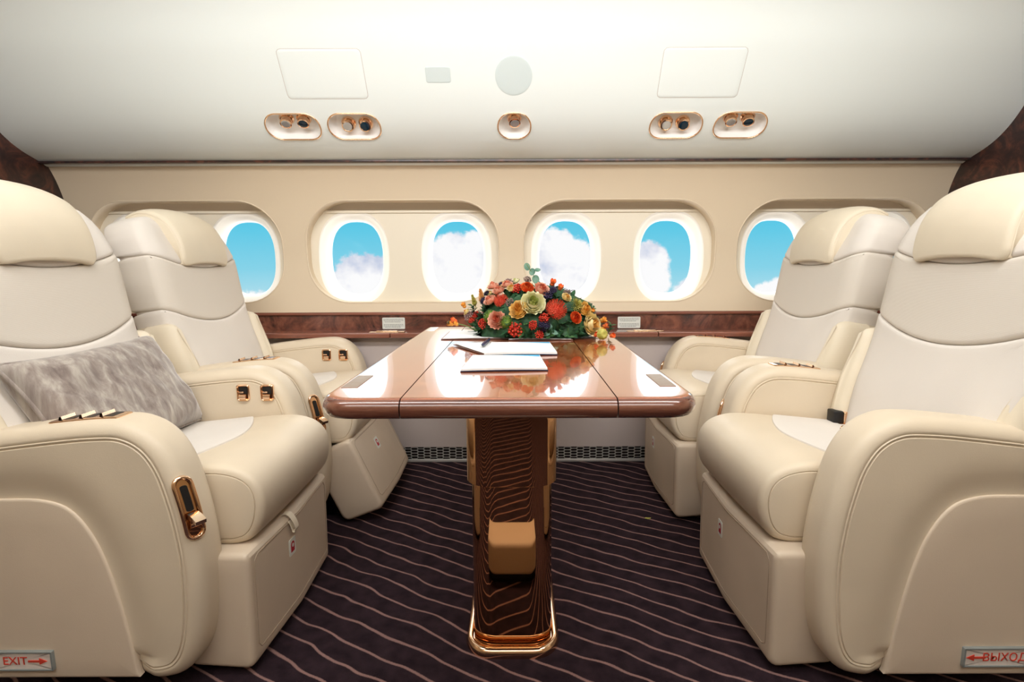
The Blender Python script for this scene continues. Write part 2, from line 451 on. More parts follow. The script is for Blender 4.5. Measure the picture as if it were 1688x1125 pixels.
def cmap(x, q, d):    # d > 0 into the cabin
    p, t_ = cpos(q); n_ = Vector((-t_.y, t_.x))
    if n_.x > 0 or (abs(n_.x) < .2 and n_.y > 0): n_ = -n_
    return Vector((x, p.x+n_.x*d, p.y+n_.y*d))
bm = NB(); th = .10
nrm = []
for i in range(len(CP)):
    v_ = cmap(0, CL[i], -th); nrm.append(v_)
ring = [(p.x, p.y) for p in CP]+[(v_.y, v_.z) for v_ in reversed(nrm)]
loft(bm, [[(x, a, b) for a, b in ring] for x in [XL-.02+(XR-XL+.04)*i/12 for i in range(13)]], True, True, True)
ceil = st('ceiling', bm, 'ceiling_white', sharp=30, label='white curved ceiling panel above the windows')
bm = NB(); box(bm, XL-.02, XR+.02, 2.4535, 2.50, 1.425, 1.4345, .001); st('trim_6', bm, 'burl_dark', label='thin dark strip between ceiling and wall')
# reading light recesses
QL = (qz(1.494)+qz(1.572))/2; HL = (qz(1.577)-qz(1.496))
LAMPS = [(-.925, .225, 2, 'leftmost oval reading light recess with two gold spots'), (-.672, .215, 2, 'oval reading light recess, second from left'),
         (-.012, .135, 1, 'single round reading light recess over the flowers'), (.655, .215, 2, 'oval reading light recess, second from right'),
         (.920, .215, 2, 'rightmost oval reading light recess with two gold spots')]
cut = []
for x, w, n_, lab in LAMPS:
    P = resample(rrect(w, HL, HL*.47, x, QL, 12), 64)
    bm = NB(); prism(bm, P, cmap, .05, -.048); cut.append(obj('tmp', bm, 'ceiling_white'))
boolean_cut(ceil, cut)
for x, w, n_, lab in LAMPS:
    P = resample(rrect(w, HL, HL*.47, x, QL, 12), 64)
    L = thing('reading_light', lab, 'reading light', cmap(x, QL, 0), 0, 'reading lights in the ceiling')
    o0 = L.location.copy()
    mp = lambda a, b, d: cmap(a, b, d)-o0
    bm = NB(); tube(bm, [mp(p.x, p.y, .001) for p in P], .0031, 8, True); obj('rim', bm, 'gold', L, 60)
    bm = NB(); ctr = Vector((x, QL)); rows = []
    for k, d in ((1.0, 0), (.985, -.010), (.95, -.026), (.88, -.038), (.72, -.045), (.4, -.0468), (.08, -.047)):
        rows.append([mp(*(ctr+(p-ctr)*k), d) for p in P])
    loft(bm, rows, True, False, True); obj('housing', bm, 'lamp_white', L, 60)
    xs = [x-.034, x+.038] if n_ == 2 else [x]
    for k, sx in enumerate(xs):
        qo = .016 if abs(x) > .8 else (-.010 if n_ == 2 else .014); base = mp(sx, QL+qo, -.046); t_ = cpos(QL+qo)[1]
        aim = Vector((.05 if x < 0 else -.05, -.85 if .5 < abs(x) < .8 else -.45, -.7)).normalized()
        rot = aim.to_track_quat('Z', 'Y').to_matrix().to_4x4(); mt = Matrix.Translation(base) @ rot
        bm = NB(); lathe(bm, [(.030, -.004), (.030, .004), (.025, .009), (.022, .009), (.0215, .026), (.0235, .028), (.0235, .033), (.019, .034), (.0165, .031)], 24, mt)
        sp = obj('spotlight', bm, 'gold', L, 40)
        bm = NB(); lathe(bm, [(.0188, .033), (.016, .0345), (.004, .030)] if k == 0 else [(.0188, .0335), (.012, .036), (.002, .0368)], 20, mt)
        obj('lens', bm, 'lens_clear' if k == 0 else 'lens_dark', sp, 60)
# access panels, grey vent and round loudspeaker on the ceiling face
def ceil_plate(name, cx, zc0, zc1, w, rad, mat, lab, cat, group=None, gapmat='stitch', gap=.0022, lift=.0012):
    q0, q1 = qz(zc0), qz(zc1)
    bm = NB(); P = resample(rrect(w, q1-q0, rad, cx, (q0+q1)/2, 8), 100)
    pad(bm, P, [(.0015, lift), (0, lift-.0006), (0, -.003)], cmap, rings=10, capB=False)
    o = tag(obj(name, bm, mat, None, 60), lab, cat, group)
    bm = NB(); pad(bm, inset(P, -gap), [(0, .0004), (0, -.004)], cmap, rings=10, capB=False); obj('gap_seal', bm, gapmat, o, 60)
    return o
simple('seal_grey', srgb(206, 200, 192), .7)
ceil_plate('access_panel', -.748, 1.620, 1.768, .315, .014, 'ceiling_white', 'square white access panel in the ceiling, left one', 'access panel', 'access panels in the ceiling', 'seal_grey')
ceil_plate('access_panel', .712, 1.620, 1.768, .315, .014, 'ceiling_white', 'square white access panel in the ceiling, right one', 'access panel', 'access panels in the ceiling', 'seal_grey')
ceil_plate('ceiling_vent', -.305, 1.668, 1.716, .096, .008, 'grey_mesh', 'small grey rectangular vent in the ceiling', 'vent', None, 'grey_mesh', .0005)
q0 = (qz(1.637)+qz(1.740))/2
bm = NB(); P = superell(.072, .072, 2, 64, -.013, q0); pad(bm, P, [(.002, .0014), (0, .0008), (0, -.003)], cmap, rings=8, capB=False)
tag(obj('ceiling_speaker', bm, 'grey_mesh', None, 60), 'round grey loudspeaker cover in the ceiling', 'loudspeaker')
# the other side of the cabin, behind the camera
bm = NB(); box(bm, XL-.1, XR+.1, -1.05, -.95, -.02, 2.2); st('wall_front', bm, 'opposite_beige', label='plain beige wall opposite the windows')
for x0, x1, nm in ((XL-.06, XL, 'wall_left'), (XR, XR+.06, 'wall_right')):
    bm = NB(); box(bm, x0, x1, -1.0, 1.75, -.02, 2.2); o = st(nm+'_aisle', bm, 'opposite_beige', label='beige partition on the aisle side')

# ------------------------------------------------------------------ seats (local x = forward, y = across, z = up)
SW = .34          # half width
AW = .112         # arm thickness
ARM = catmull([(-.60, .590), (-.50, .610), (-.37, .627), (-.26, .6375), (-.19, .6345), (-.135, .604), (-.098, .548), (-.076, .47), (-.062, .385), (-.057, .30),
               (-.064, .18), (-.082, .105), (-.115, .060), (-.16, .044), (-.23, .042)], 6)+[Vector((-.60, .042))]
ARM = [Vector((p.x-.010, p.y)) for p in fillet([tuple(p) for p in ARM], 0)]
def arm_front(z):
    best = None
    for a, b in zip(ARM, ARM[1:]):
        if a.x > -.2 and (a.y-z)*(b.y-z) <= 0 and a.y != b.y:
            k = (z-a.y)/(b.y-a.y); p = a.lerp(b, k); t_ = (b-a).normalized()
            if best is None or p.x > best[0].x: best = (p, t_)
    return best
ARM_N = resample(ARM, 150)
PANEL = catmull([(-.225, .0), (-.232, .10), (-.248, .22), (-.272, .33), (-.300, .40), (-.338, .448), (-.39, .467), (-.46, .470), (-.62, .466)], 6)
PANEL = [Vector((p.x, max(p.y, .052))) for p in PANEL]+[Vector((-.62, .052))]
def sdist(P, a, b):
    """signed distance to closed loop, positive outside"""
    q = Vector((a, b)); dmin = 9; ins = False
    for i in range(len(P)):
        u, v_ = P[i-1], P[i]; e = v_-u; l2 = e.length_squared
        k = max(0, min(1, (q-u).dot(e)/l2)) if l2 > 0 else 0
        dmin = min(dmin, (u+e*k-q).length)
        if (u.y > b) != (v_.y > b) and a < (v_.x-u.x)*(b-u.y)/(v_.y-u.y)+u.x: ins = not ins
    return -dmin if ins else dmin
def make_arm(root, side, right_hand):
    """side = -1 or +1: which flank; outer face at side*SW"""
    def MP(a, b, d):
        if d < .05 and a < -.19: d += .030*max(0, min(1, (.115-b)/.035))*max(0, min(1, (-.19-a)/.05))*(1-d/.05)
        return Vector((a, side*(SW-d), b))
    r = .034
    prof = [(.044, .0005), (.0405, .0005), (.0385, .0035), (.0365, .001), (.0335, .0006), (.0315, .003), (.0295, .0016)]
    for k in range(8):
        q = math.pi/2*(k+1)/8; prof.append((.0295*(1-math.sin(q)), .0016+.032*(1-math.cos(q))))
    prof += [(i_, AW-d_) for i_, d_ in reversed(prof)]
    def bulge(k, a, b):
        s = sdist(PANEL, a, b)
        if s < -.01: return .010
        g = max(0, min(1, s/.11)); g = g*g*(3-2*g)
        return .0115*(1-g)-.002*math.sin(math.pi*g)
    bm = NB(); pad(bm, ARM_N, prof, MP, bulge, None, 26, ctr=(-.37, .30))
    arm = obj('armrest', bm, 'leather', root, 50)
    bm = NB(); pad(bm, resample(PANEL, 120), [(.006, .0072), (.002, .0078), (0, .0098), (0, .024)], lambda a, b, d: Vector((a, side*(SW-d), b)), rings=4, capB=False)
    obj('side_panel', bm, 'leather_lower', arm, 50)
    if right_hand:
        # lever slot on the nose
        z0, z1 = .378, .512; w = .017; ph = R(32)
        P = resample(rrect(z1-z0, 2*w, w*.98, (z0+z1)/2, 0, 8), 48)
        def nose(a, b, d):
            p, t_ = arm_front(a)
            x = p.x-.006+math.cos(ph)*d-math.sin(ph)*b; y = side*(SW-.018)+side*(math.sin(ph)*d+math.cos(ph)*b)
            return Vector((x, y, p.y+.15*d))
        bm = NB(); tube(bm, [nose(p.x, p.y, .003) for p in P], .0048, 8, True); lv = obj('lever', bm, 'gold', arm, 60)
        bm = NB(); pad(bm, P, [(.004, .0022), (0, -.006)], nose, rings=4, capB=False); obj('lever_slot', bm, 'gold_mirror', lv, 60)
        bm = NB(); pad(bm, inset([Vector(p) for p in P], .0095), [(0, .003), (0, -.002)], lambda a, b, d: nose(a*.5+.5*.487, b, d), rings=3, capB=False); obj('slot_shadow', bm, 'black_plastic', lv, 60)
        bm = NB(); n = 9; rows = []
        for i in range(n):
            q = i/(n-1); zz = .428-.012*q*q; dd = .004+.030*q
            rows.append([nose(zz+.007-.003*q, b, dd+.003) for b in (-.011, .011)]+[nose(zz-.007+.003*q, b, dd) for b in (.011, -.011)])
        loft(bm, rows, True, True, True); obj('lever_handle', bm, 'gold_pale', lv, 50)
        bm = NB(); tube(bm, [nose(.412, -.011, .004), nose(.412, .011, .004)], .011, 12); obj('lever_roller', bm, 'gold', lv, 50)
        # three rocker controls on the top
        yc2 = side*(SW-AW*.5)
        def top(a, b, d):
            for u, v_ in zip(ARM, ARM[1:]):
                if u.y > .5 and u.x <= a <= v_.x: k = (a-u.x)/(v_.x-u.x); return Vector((a, yc2+b, u.y+(v_.y-u.y)*k+d))
            return Vector((a, yc2+b, .62+d))
        P = resample(rrect(.150, .05, .004, -.305, 0, 4), 60)
        bm = NB(); pad(bm, P, [(.003, .0032), (0, .0018), (0, -.004)], top, rings=4, capB=False); ct = obj('control_panel', bm, 'gold', arm, 50)
        for k in range(3):
            x = -.355+k*.044
            bm = NB(); pad(bm, rrect(.026, .036, .003, x+.010, 0, 3), [(0, .0036), (0, .0028)], top, rings=2, capB=False); obj('switch_well', bm, 'black_plastic', ct)
            bm = NB(); loft(bm, [[top(x+da, b, dz) for b in (-.018, .018)] for da, dz in ((-.006, .003), (-.004, .010), (.000, .011), (.002, .004))], False); obj('switch', bm, 'gold_pale', ct)
    else:
        # two recessed latches on the inner face
        for k, x in enumerate((-.245, -.170)):
            yi = side*(SW-AW+.0005)
            FM = lambda a, b, d, yi=yi: Vector((a, yi-side*d, b))
            P = resample(rrect(.040, .052, .007, x, .566, 5), 40)
            bm = NB(); pad(bm, P, [(.0065, .001), (.006, .004), (.003, .006), (0, .004), (0, -.004)], FM, capA=False, capB=False); lt = obj('belt_latch', bm, 'gold', arm, 50)
            bm = NB(); pad(bm, inset([Vector(p) for p in P], .005), [(0, .0012), (0, -.002)], FM, rings=3, capB=False); obj('latch_well', bm, 'black_plastic', lt, 50)
            bm = NB(); tube(bm, [FM(x-.010, .553, .004), FM(x+.012, .553, .004)], .010, 12, flat=1); box(bm, x-.012, x+.004, min(yi-side*.001, yi-side*.009), max(yi-side*.001, yi-side*.009), .566, .571, .001); obj('latch_roller', bm, 'gold', lt, 50)
    return arm
# side line of the back: leans 18 degrees low down and 10 degrees above
BPATH = []; 
for i in range(-40, 181):
    b_ = i*.005; g = max(0, min(1, (b_-.18)/.22)); th_ = R(18.0-9.0*g*g*(3-2*g))
    BPATH.append([b_, th_, None])
_i0 = 40; BPATH[_i0][2] = Vector((-.436, 0, .455))
for i in range(_i0+1, len(BPATH)): BPATH[i][2] = BPATH[i-1][2]+Vector((-math.sin(BPATH[i][1]), 0, math.cos(BPATH[i][1])))*.005
for i in range(_i0-1, -1, -1): BPATH[i][2] = BPATH[i+1][2]-Vector((-math.sin(BPATH[i][1]), 0, math.cos(BPATH[i][1])))*.005
def backmap(a, b, d):
    # a = across, b = up the back, d = forward off the back plane
    f = max(0, min(len(BPATH)-1.001, b/.005+_i0)); i = int(f); k = f-i
    p = BPATH[i][2].lerp(BPATH[i+1][2], k); th_ = BPATH[i][1]*(1-k)+BPATH[i+1][1]*k
    dd = d-.14*a*a-.060*(max(0, b-.53)/.19)**1.5+.012*math.exp(-((b-.16)/.14)**2)
    return p+Vector((math.cos(th_), 0, math.sin(th_)))*dd+Vector((0, a, 0))
def back_half(b):   # half width of the back at height b
    pts = [(0, .225), (.1, .247), (.25, .264), (.36, .270), (.48, .272), (.58, .272), (.63, .268), (.665, .256), (.69, .235), (.708, .199), (.716, .15), (.719, .09), (.721, .0)]
    for (b0, w0), (b1, w1) in zip(pts, pts[1:]):
        if b0 <= b <= b1: return w0+(w1-w0)*(b-b0)/(b1-b0)
    return 0
def seam1(a): return .316+.058*(a/.25)**2
def seam2(a): return .520+.04*(a/.24)**2
def back_region(lo, hi, n=26):
    """loop between two seam functions (None = bottom / top)"""
    R_, L_ = [], []
    w = .25
    def edge(fn):
        x = .25
        for _ in range(12): x = back_half(fn(x))
        return x
    if lo: w0 = edge(lo); bot = [Vector((w0*(-1+2*k/n), lo(w0*(-1+2*k/n)))) for k in range(n+1)]; b0 = lo(w0)
    else: bot = [Vector((.222*(-1+2*k/n), -.02)) for k in range(n+1)]; b0 = 0
    if hi: w1 = edge(hi); top_ = [Vector((w1*(1-2*k/n), hi(w1*(1-2*k/n)))) for k in range(n+1)]; b1 = hi(w1)
    else: top_ = []; b1 = .721
    right = [Vector((back_half(b0+(b1-b0)*k/40), b0+(b1-b0)*k/40)) for k in range(1, 40)]
    left = [Vector((-p.x, p.y)) for p in reversed(right)]
    mid = top_ if hi else [Vector((0, .721))]
    return bot+right+mid+left
def make_back(root):
    bk = None
    for nm, lo, hi, mat in (('lower_back', None, seam1, 'fabric'), ('back_band', seam1, seam2, 'weave'), ('upper_back', seam2, None, 'fabric')):
        P = resample(fillet([tuple(p) for p in resample(back_region(lo, hi), 90)], .004, 3), 170)
        prof = [(.0105, .0), (.006, -.0007), (.003, -.0025), (.001, -.006), (.0003, -.012)]
        # thick rounded outer rim
        bm = NB()
        rim = [(.012+.0, 0), (.0055, -.0012), (.0018, -.005), (0, -.011), (0, -.05), (.002, -.09), (.006, -.12), (.010, -.13)]
        def MPr(a, b, d):
            e = max(0, abs(a)-(back_half(max(0, min(.720, b)))-.05))/.05; e = min(1, e)
            tpe = max(0, b-.67)/.051; e = max(e, min(1, tpe)); d -= .012*math.exp(-((b-.62)/.08)**2)*max(0, 1-(a/.20)**4)*(1 if d > -.06 else 0)
            return backmap(a, b, d-.022*e*e*(1 if d > -.06 else .2))
        pad(bm, P, rim, MPr, rings=10)
        obj(nm, bm, mat, root, 60)
    bm = NB(); whole = resample([(p.x, p.y) for p in back_region(None, None)], 110)
    pad(bm, whole, [(.014, -.03), (.010, -.034), (.008, -.05), (.008, -.09), (.014, -.12), (.025, -.13)], backmap, rings=6); obj('back_shell', bm, 'fabric', root, 60)
    for s in (-1, 1):    # side wings beside the lower back
        P = catmull([(s*.220, .04), (s*.226, .17), (s*.236, .26), (s*.250, .318), (s*.270, .332), (s*.294, .31), (s*.306, .22), (s*.302, .10), (s*.286, .03), (s*.25, .01)], 6, True)
        bm = NB(); pad(bm, resample(P, 80), [(.031, .016), (.024, .0145), (.017, .010), (.010, .003), (.004, -.010), (.001, -.024), (0, -.04), (0, -.085), (-.0015, -.088), (0, -.091), (.002, -.13)], backmap, rings=5, capB=False,
                        capA=lambda k, a, b: .006*(1-k*k))
        obj('side_wing', bm, 'leather_pale', root, 60)
    for s in ():
        bm = NB(); tube(bm, [backmap(s*(.165+.02*math.sin(k*.3)), .575+k*.0165, .0005-.0225*min(1, max(0, .575+k*.0165-.70)/.072)**2-.004) for k in range(8)], .0022, 6)
        obj('seam', bm, 'stitch', root, 60)
    # headrest: bent pad hooked over the top
    up = catmull([(-.524, .958), (-.524, 1.0), (-.530, 1.05), (-.546, 1.10), (-.578, 1.150), (-.626, 1.180), (-.680, 1.187), (-.728, 1.166)], 6)
    lo = catmull([(-.580, .955), (-.588, 1.0), (-.596, 1.05), (-.606, 1.085), (-.624, 1.105), (-.656, 1.112), (-.692, 1.108), (-.726, 1.095)], 6)
    loop = fillet([tuple(p) for p in up+lo[::-1]], 0); loop = resample([p for p in fillet([tuple(up[0])]+[tuple(p) for p in up[1:-1]]+[tuple(up[-1])]+[tuple(p) for p in lo[::-1]], [.02]+[0]*(len(up)-2)+[.012]+[.012]+[0]*(len(lo)-2)+[.02])], 120)
    HWID = .146
    bm = NB(); prof = [(.013, 0), (.0115, .0004), (.0105, .0022), (.0095, .0006)]+[(.009*(1-math.sin(q)), .0008+.013*(1-math.cos(q))) for q in [math.pi/2*k/6 for k in range(1, 7)]]+[(0, .03+(2*HWID-.06)*k/10) for k in range(0, 6)]
    prof += [(i_, 2*HWID-d_) for i_, d_ in reversed(prof)]
    def HM(a, b, d):
        y = -HWID+d; cr = .012*(1-(y/HWID)**2)-.006   # slight crown
        q = max(0, min(1, (b-.952)/.05)) if a > -.66 else 1
        y *= (HWID-.035+.035*math.sqrt(max(0, 1-(1-q)**2)))/HWID
        b = .972+(b-.958)*.87
        return Vector((a-.018+cr*.6-.14*y*y, y, b+cr*.4-.010*(y/HWID)**4-.15*y*y))
    loopc = sum(loop, Vector((0, 0)))/len(loop)
    pad(bm, loop, prof, HM, rings=2, capA=False, capB=False)
    bm.edges.ensure_lookup_table()
    ends = [e for e in bm.edges if len(e.link_faces) == 1]
    bmesh.ops.holes_fill(bm, edges=ends, sides=0)
    obj('headrest', bm, 'leather_pale', root, 50)
def cushion_top(x, y):
    k = max(0, min(1, (x+.42)/.40))
    return .472+.030*math.sin(min(1, k*1.05)*math.pi*.5)
def make_cushion(root, half=.228):
    pts = [(-.44, .44), (-.42, .470), (-.34, .478), (-.24, .488), (-.14, .4985), (-.07, .499), (-.018, .483), (.012, .452), (.022, .408), (.014, .358), (-.008, .322), (-.04, .306), (-.10, .302), (-.44, .302)]
    P = resample(catmull(pts, 6, True), 130)
    prof = [(.05, .0), (.024, .0008), (.0205, .0015), (.019, .0045), (.0172, .0022)]+[(.017*(1-math.sin(q)), .0025+.02*(1-math.cos(q))) for q in [math.pi/2*k/6 for k in range(1, 7)]]
    mid = [(-.003*math.sin(math.pi*k/6), .03+(2*half-.06)*k/6) for k in range(1, 6)]
    prof = prof+mid+[(i_, 2*half-d_) for i_, d_ in reversed(prof)]
    bm = NB(); pad(bm, P, prof, lambda a, b, d: Vector((a, -half+d, b)), rings=4)
    cu = obj('seat_cushion', bm, 'leather', root, 50)
    # pale fabric centre with a bowed front edge
    top_pts = catmull(pts[1:7], 8)
    def tz(x):
        for a, b in zip(top_pts, top_pts[1:]):
            if a.x <= x <= b.x: return a.y+(b.y-a.y)*(x-a.x)/max(1e-6, b.x-a.x)
        return .47
    L = [Vector((-.415, -half+.02)), Vector((-.415, half-.02))]+[Vector((-.135-.075*abs(s)**1.6-.0, half*.92*s)) for s in [1-k/10 for k in range(21)]]
    bm = NB(); pad(bm, resample(L, 90), [(.004, .0042), (.001, .0036), (0, .001), (0, -.004)], lambda a, b, d: Vector((a, b, tz(a)+d+.003*(1-(b/half)**2))), rings=8, capB=False)
    obj('seat_insert', bm, 'fabric', cu, 60)
def make_footrest(root, tilt=0):
    """hinge at the top; own origin so that it can swing out"""
    hx, hz = -.05, .300
    w = .248
    bm = NB()
    P = resample(fillet([(-.115, -.274), (.048, -.286), (.052, .006), (-.115, .006)], [.03, .022, .016, .03], 8), 90)
    prof = [(.0155, 0)]+[(.015*(1-math.sin(q)), .0003+.016*(1-math.cos(q))) for q in [math.pi/2*k/6 for k in range(1, 7)]]
    mid = [(0, .03+(w-.036)*k/8) for k in range(1, 8)]+[(0, w-.003)]
    prof = prof+mid; prof += [(i_, 2*w-d_) for i_, d_ in reversed(prof)]
    def ridge(y, z): return .013*max(0, 1-abs(y)/.225)
    def FM(a, b, d):
        y = -w+d
        return Vector((a+ridge(y, b)*max(0, min(1, (a+.115)/.16)), y, b))
    pad(bm, P, prof, FM, rings=4)
    fo = obj('footrest', bm, 'leather_lower', root, 4.5 if 0 else 24, (hx, 0, hz)); fo.rotation_euler = (0, -tilt, 0)
    # seam frame on the front
    bm = NB()
    L = resample(rrect(2*w-.05, .235, .015, 0, -.13, 4), 70)
    def onf(y, z): return Vector((.048+.004*(z+.268)/.274+ridge(y, z), y, z))
    tube(bm, [onf(p.x, p.y) for p in L], .0016, 6, True); obj('seam', bm, 'stitch', fo, 60)
    # small white tag with a red life vest sign
    FMt = lambda a, b, d: onf(a-.045, b-.085)+Vector((d, 0, 0))
    bm = NB(); pad(bm, rrect(.034, .046, .004, 0, 0, 4), [(0, .0016), (0, -.002)], FMt, rings=3, capB=False); tg = obj('vest_tag', bm, 'tag_white', fo); tg['label'] = 'white tag with red life vest sign'
    bm = NB(); arch = [(-.009, -.014)]+[(.009, -.014), (.009, .006)]+[(.009*math.cos(q), .006+.009*math.sin(q)) for q in [math.pi*k/10 for k in range(1, 10)]]+[(-.009, .006)]
    pad(bm, arch, [(0, .0022), (0, .001)], FMt, rings=2, capB=False)
    bm2 = bm; vs = obj('vest_sign', bm, 'tag_red', tg)
    bm = NB(); pad(bm, superell(.0042, .0055, 2, 20, 0, .004), [(0, .0028), (0, .0015)], FMt, rings=2, capB=False)
    obj('vest_neck', bm, 'tag_white', tg)
    return fo
def make_seat(label, loc):
    root = thing('cabin_seat', label, 'seat', loc, 0, 'cream leather seats round the table')
    make_arm(root, -1, True); make_arm(root, 1, False)
    make_back(root); make_cushion(root); make_footrest(root)
    bm = NB(); box(bm, -.52, -.17, -.22, .22, 0, .305, .01); obj('seat_base', bm, 'black_plastic', root)
    for s in (-1, 1):
        bm = NB()
        box(bm, -.19, -.075, s*.16-.012, s*.16+.012, .12, .145); box(bm, -.20, -.10, s*.16-.012, s*.16+.012, .0, .28)
        tube(bm, [(-.17, s*.16, .05), (-.06, s*.14, .235)], .009, 8)
        lk = obj('footrest_linkage', bm, 'black_metal', root)
        for p in ((-.17, .05), (-.115, .14), (-.066, .225)):
            bm = NB(); sphere(bm, (p[0], s*.16-.014, p[1]), .007); obj('bolt', bm, 'chrome', lk)
    return root
def kids(o): return [c_ for c_ in bpy.data.objects if c_.parent == o]
def dup(root, loc, rotz, label):
    def cp(o, par):
        c_ = o.copy(); C.objects.link(c_); c_.parent = par
        for ch in kids(o): cp(ch, c_)
        return c_
    r = cp(root, None); r.location = loc; r.rotation_euler = (0, 0, rotz); r['label'] = label
    return r
NY, FYY = 1.392, 2.12; LX, RX = -.618, .585
seat_a = make_seat('near left cream leather seat with the grey velvet pillow on it', (LX, NY, 0))
seat_b = dup(seat_a, (LX, FYY, 0), 0, 'left seat by the windows with its footrest swung out')
seat_c = dup(seat_a, (RX, NY, 0), math.pi, 'near right cream leather seat with a black belt buckle on it')
seat_d = dup(seat_a, (RX, FYY, 0), math.pi, 'right seat by the windows with its footrest folded down')
for ch in kids(seat_b):
    if ch.name.startswith('footrest') and 'link' not in ch.name: ch.rotation_euler = (0, -R(25), 0)
for st_, sh, fy_, by_ in ((seat_a, .006, -.022, -.050), (seat_b, -.025, 0, -.055), (seat_c, .050, .022, .055), (seat_d, .018, 0, .055)):
    for ch in kids(st_):
        nm_ = ch.name.split('.')[0]
        if nm_ in ('lower_back', 'back_band', 'upper_back', 'back_shell', 'side_wing', 'headrest', 'hook_ring'): ch.location.x = sh-(.006 if nm_ == 'headrest' else 0); ch.location.y = by_
        if nm_ == 'side_wing' and fy_ and ch.data.vertices[0].co.y*by_ > 0: ch.location.y = by_*.5; ch.location.x = sh-.03
        if nm_ == 'footrest': ch.location.y = fy_
# pull tab on the near left footrest
fo = [c_ for c_ in kids(seat_a) if c_.name.startswith('footrest') and 'link' not in c_.name][0]
bm = NB(); pth = [(.048, .012), (.062, .010), (.074, -.006), (.080, -.026), (.078, -.036), (.072, -.036), (.070, -.028), (.064, -.012), (.054, -.002), (.046, .0)]
pc = catmull(pth, 5); loft(bm, [[(p.x, y, p.y) for p in pc] for y in (-.062, -.040)], False)
bmesh.ops.solidify(bm, geom=bm.faces[:], thickness=.002); obj('pull_tab', bm, 'leather_pale', fo)
# belt buckle on the near right seat
bm = NB(); box(bm, -.405, -.375, -.205, -.165, .476, .515, .004); bk = obj('belt_buckle', bm, 'black_plastic', seat_c); bk['label'] = 'black belt buckle with gold plate'
bm = NB(); box(bm, -.422, -.403, -.205, -.160, .476, .513, .003); box(bm, -.425, -.355, -.205, -.155, .474, .479, .001); obj('buckle_plate', bm, 'gold', bk)
# coat hook on the far right seat
bm = NB(); tube(bm, [backmap(-.11+.012*math.cos(q), .745+.010*math.sin(q), -.06) for q in [2*math.pi*k/16 for k in range(16)]], .003, 6, True); tube(bm, [backmap(-.11, .70, -.06), backmap(-.11, .736, -.06)], .004); obj('hook_ring', bm, 'chrome', seat_d)
# exit signs on the two near armrests
def exit_sign(seat, side, x0, x1, words, arrow_dir):
    arm = [c_ for c_ in kids(seat) if c_.name.startswith('armrest') and min((c_.matrix_local @ v_.co).y*side for v_ in c_.data.vertices) > 0][0]
    zc, h = .098, .046; out = SW-.0045
    FM = lambda a, b, d: Vector((a, side*(out+d), b))
    xc = (x0+x1)/2; w = x1-x0
    bm = NB(); P = rrect(w, h, .002, xc, zc, 3)
    pad(bm, P, [(.004, .003), (.0035, .005), (.0005, .005), (0, .0045), (0, -.003)], FM, capA=False, capB=False); sg = obj('exit_sign', bm, 'sign_frame', arm); sg['label'] = 'white sign with red word and arrow'
    bm = NB(); pad(bm, inset([Vector(p) for p in P], .004), [(0, .0028), (0, -.002)], FM, rings=2, capB=False); obj('sign_plate', bm, 'sign_white', sg)
    # reading direction seen from outside: +X in the world
    wx = -1 if side > 0 else 1    # local x grows to the left when seen from the +y flank
    ax = w/2-.033 if arrow_dir > 0 else -w/2+.027
    tx = w/2-.083 if arrow_dir > 0 else -w/2+.091
    xf = Matrix(((wx, 0, 0, xc+wx*tx), (0, 0, -side*-1, side*(out+.0032)), (0, 1, 0, zc), (0, 0, 0, 1)))
    text_obj('sign_word', words, .0265, 'sign_red', sg, xf, 0)
    bm = NB(); s = wx*arrow_dir; c0 = xc+wx*ax
    arr = [(-.021, -.0022), (.004, -.0022), (.004, -.0075), (.021, 0), (.004, .0075), (.004, .0022), (-.021, .0022)]
    vs = [bm.verts.new(FM(c0+s*a, zc+b, .0042)) for a, b in arr]; vs2 = [bm.verts.new(FM(c0+s*a, zc+b, .0022)) for a, b in arr]
    bm.faces.new(vs)
    for i in range(7): bm.faces.new((vs[i], vs[(i+1) % 7], vs2[(i+1) % 7], vs2[i]))
    obj('sign_arrow', bm, 'sign_red', sg)
exit_sign(seat_a, -1, -.537, -.407, 'EXIT', 1)
exit_sign(seat_c, 1, -.541, -.391, '\u0412\u042b\u0425\u041e\u0414', -1)

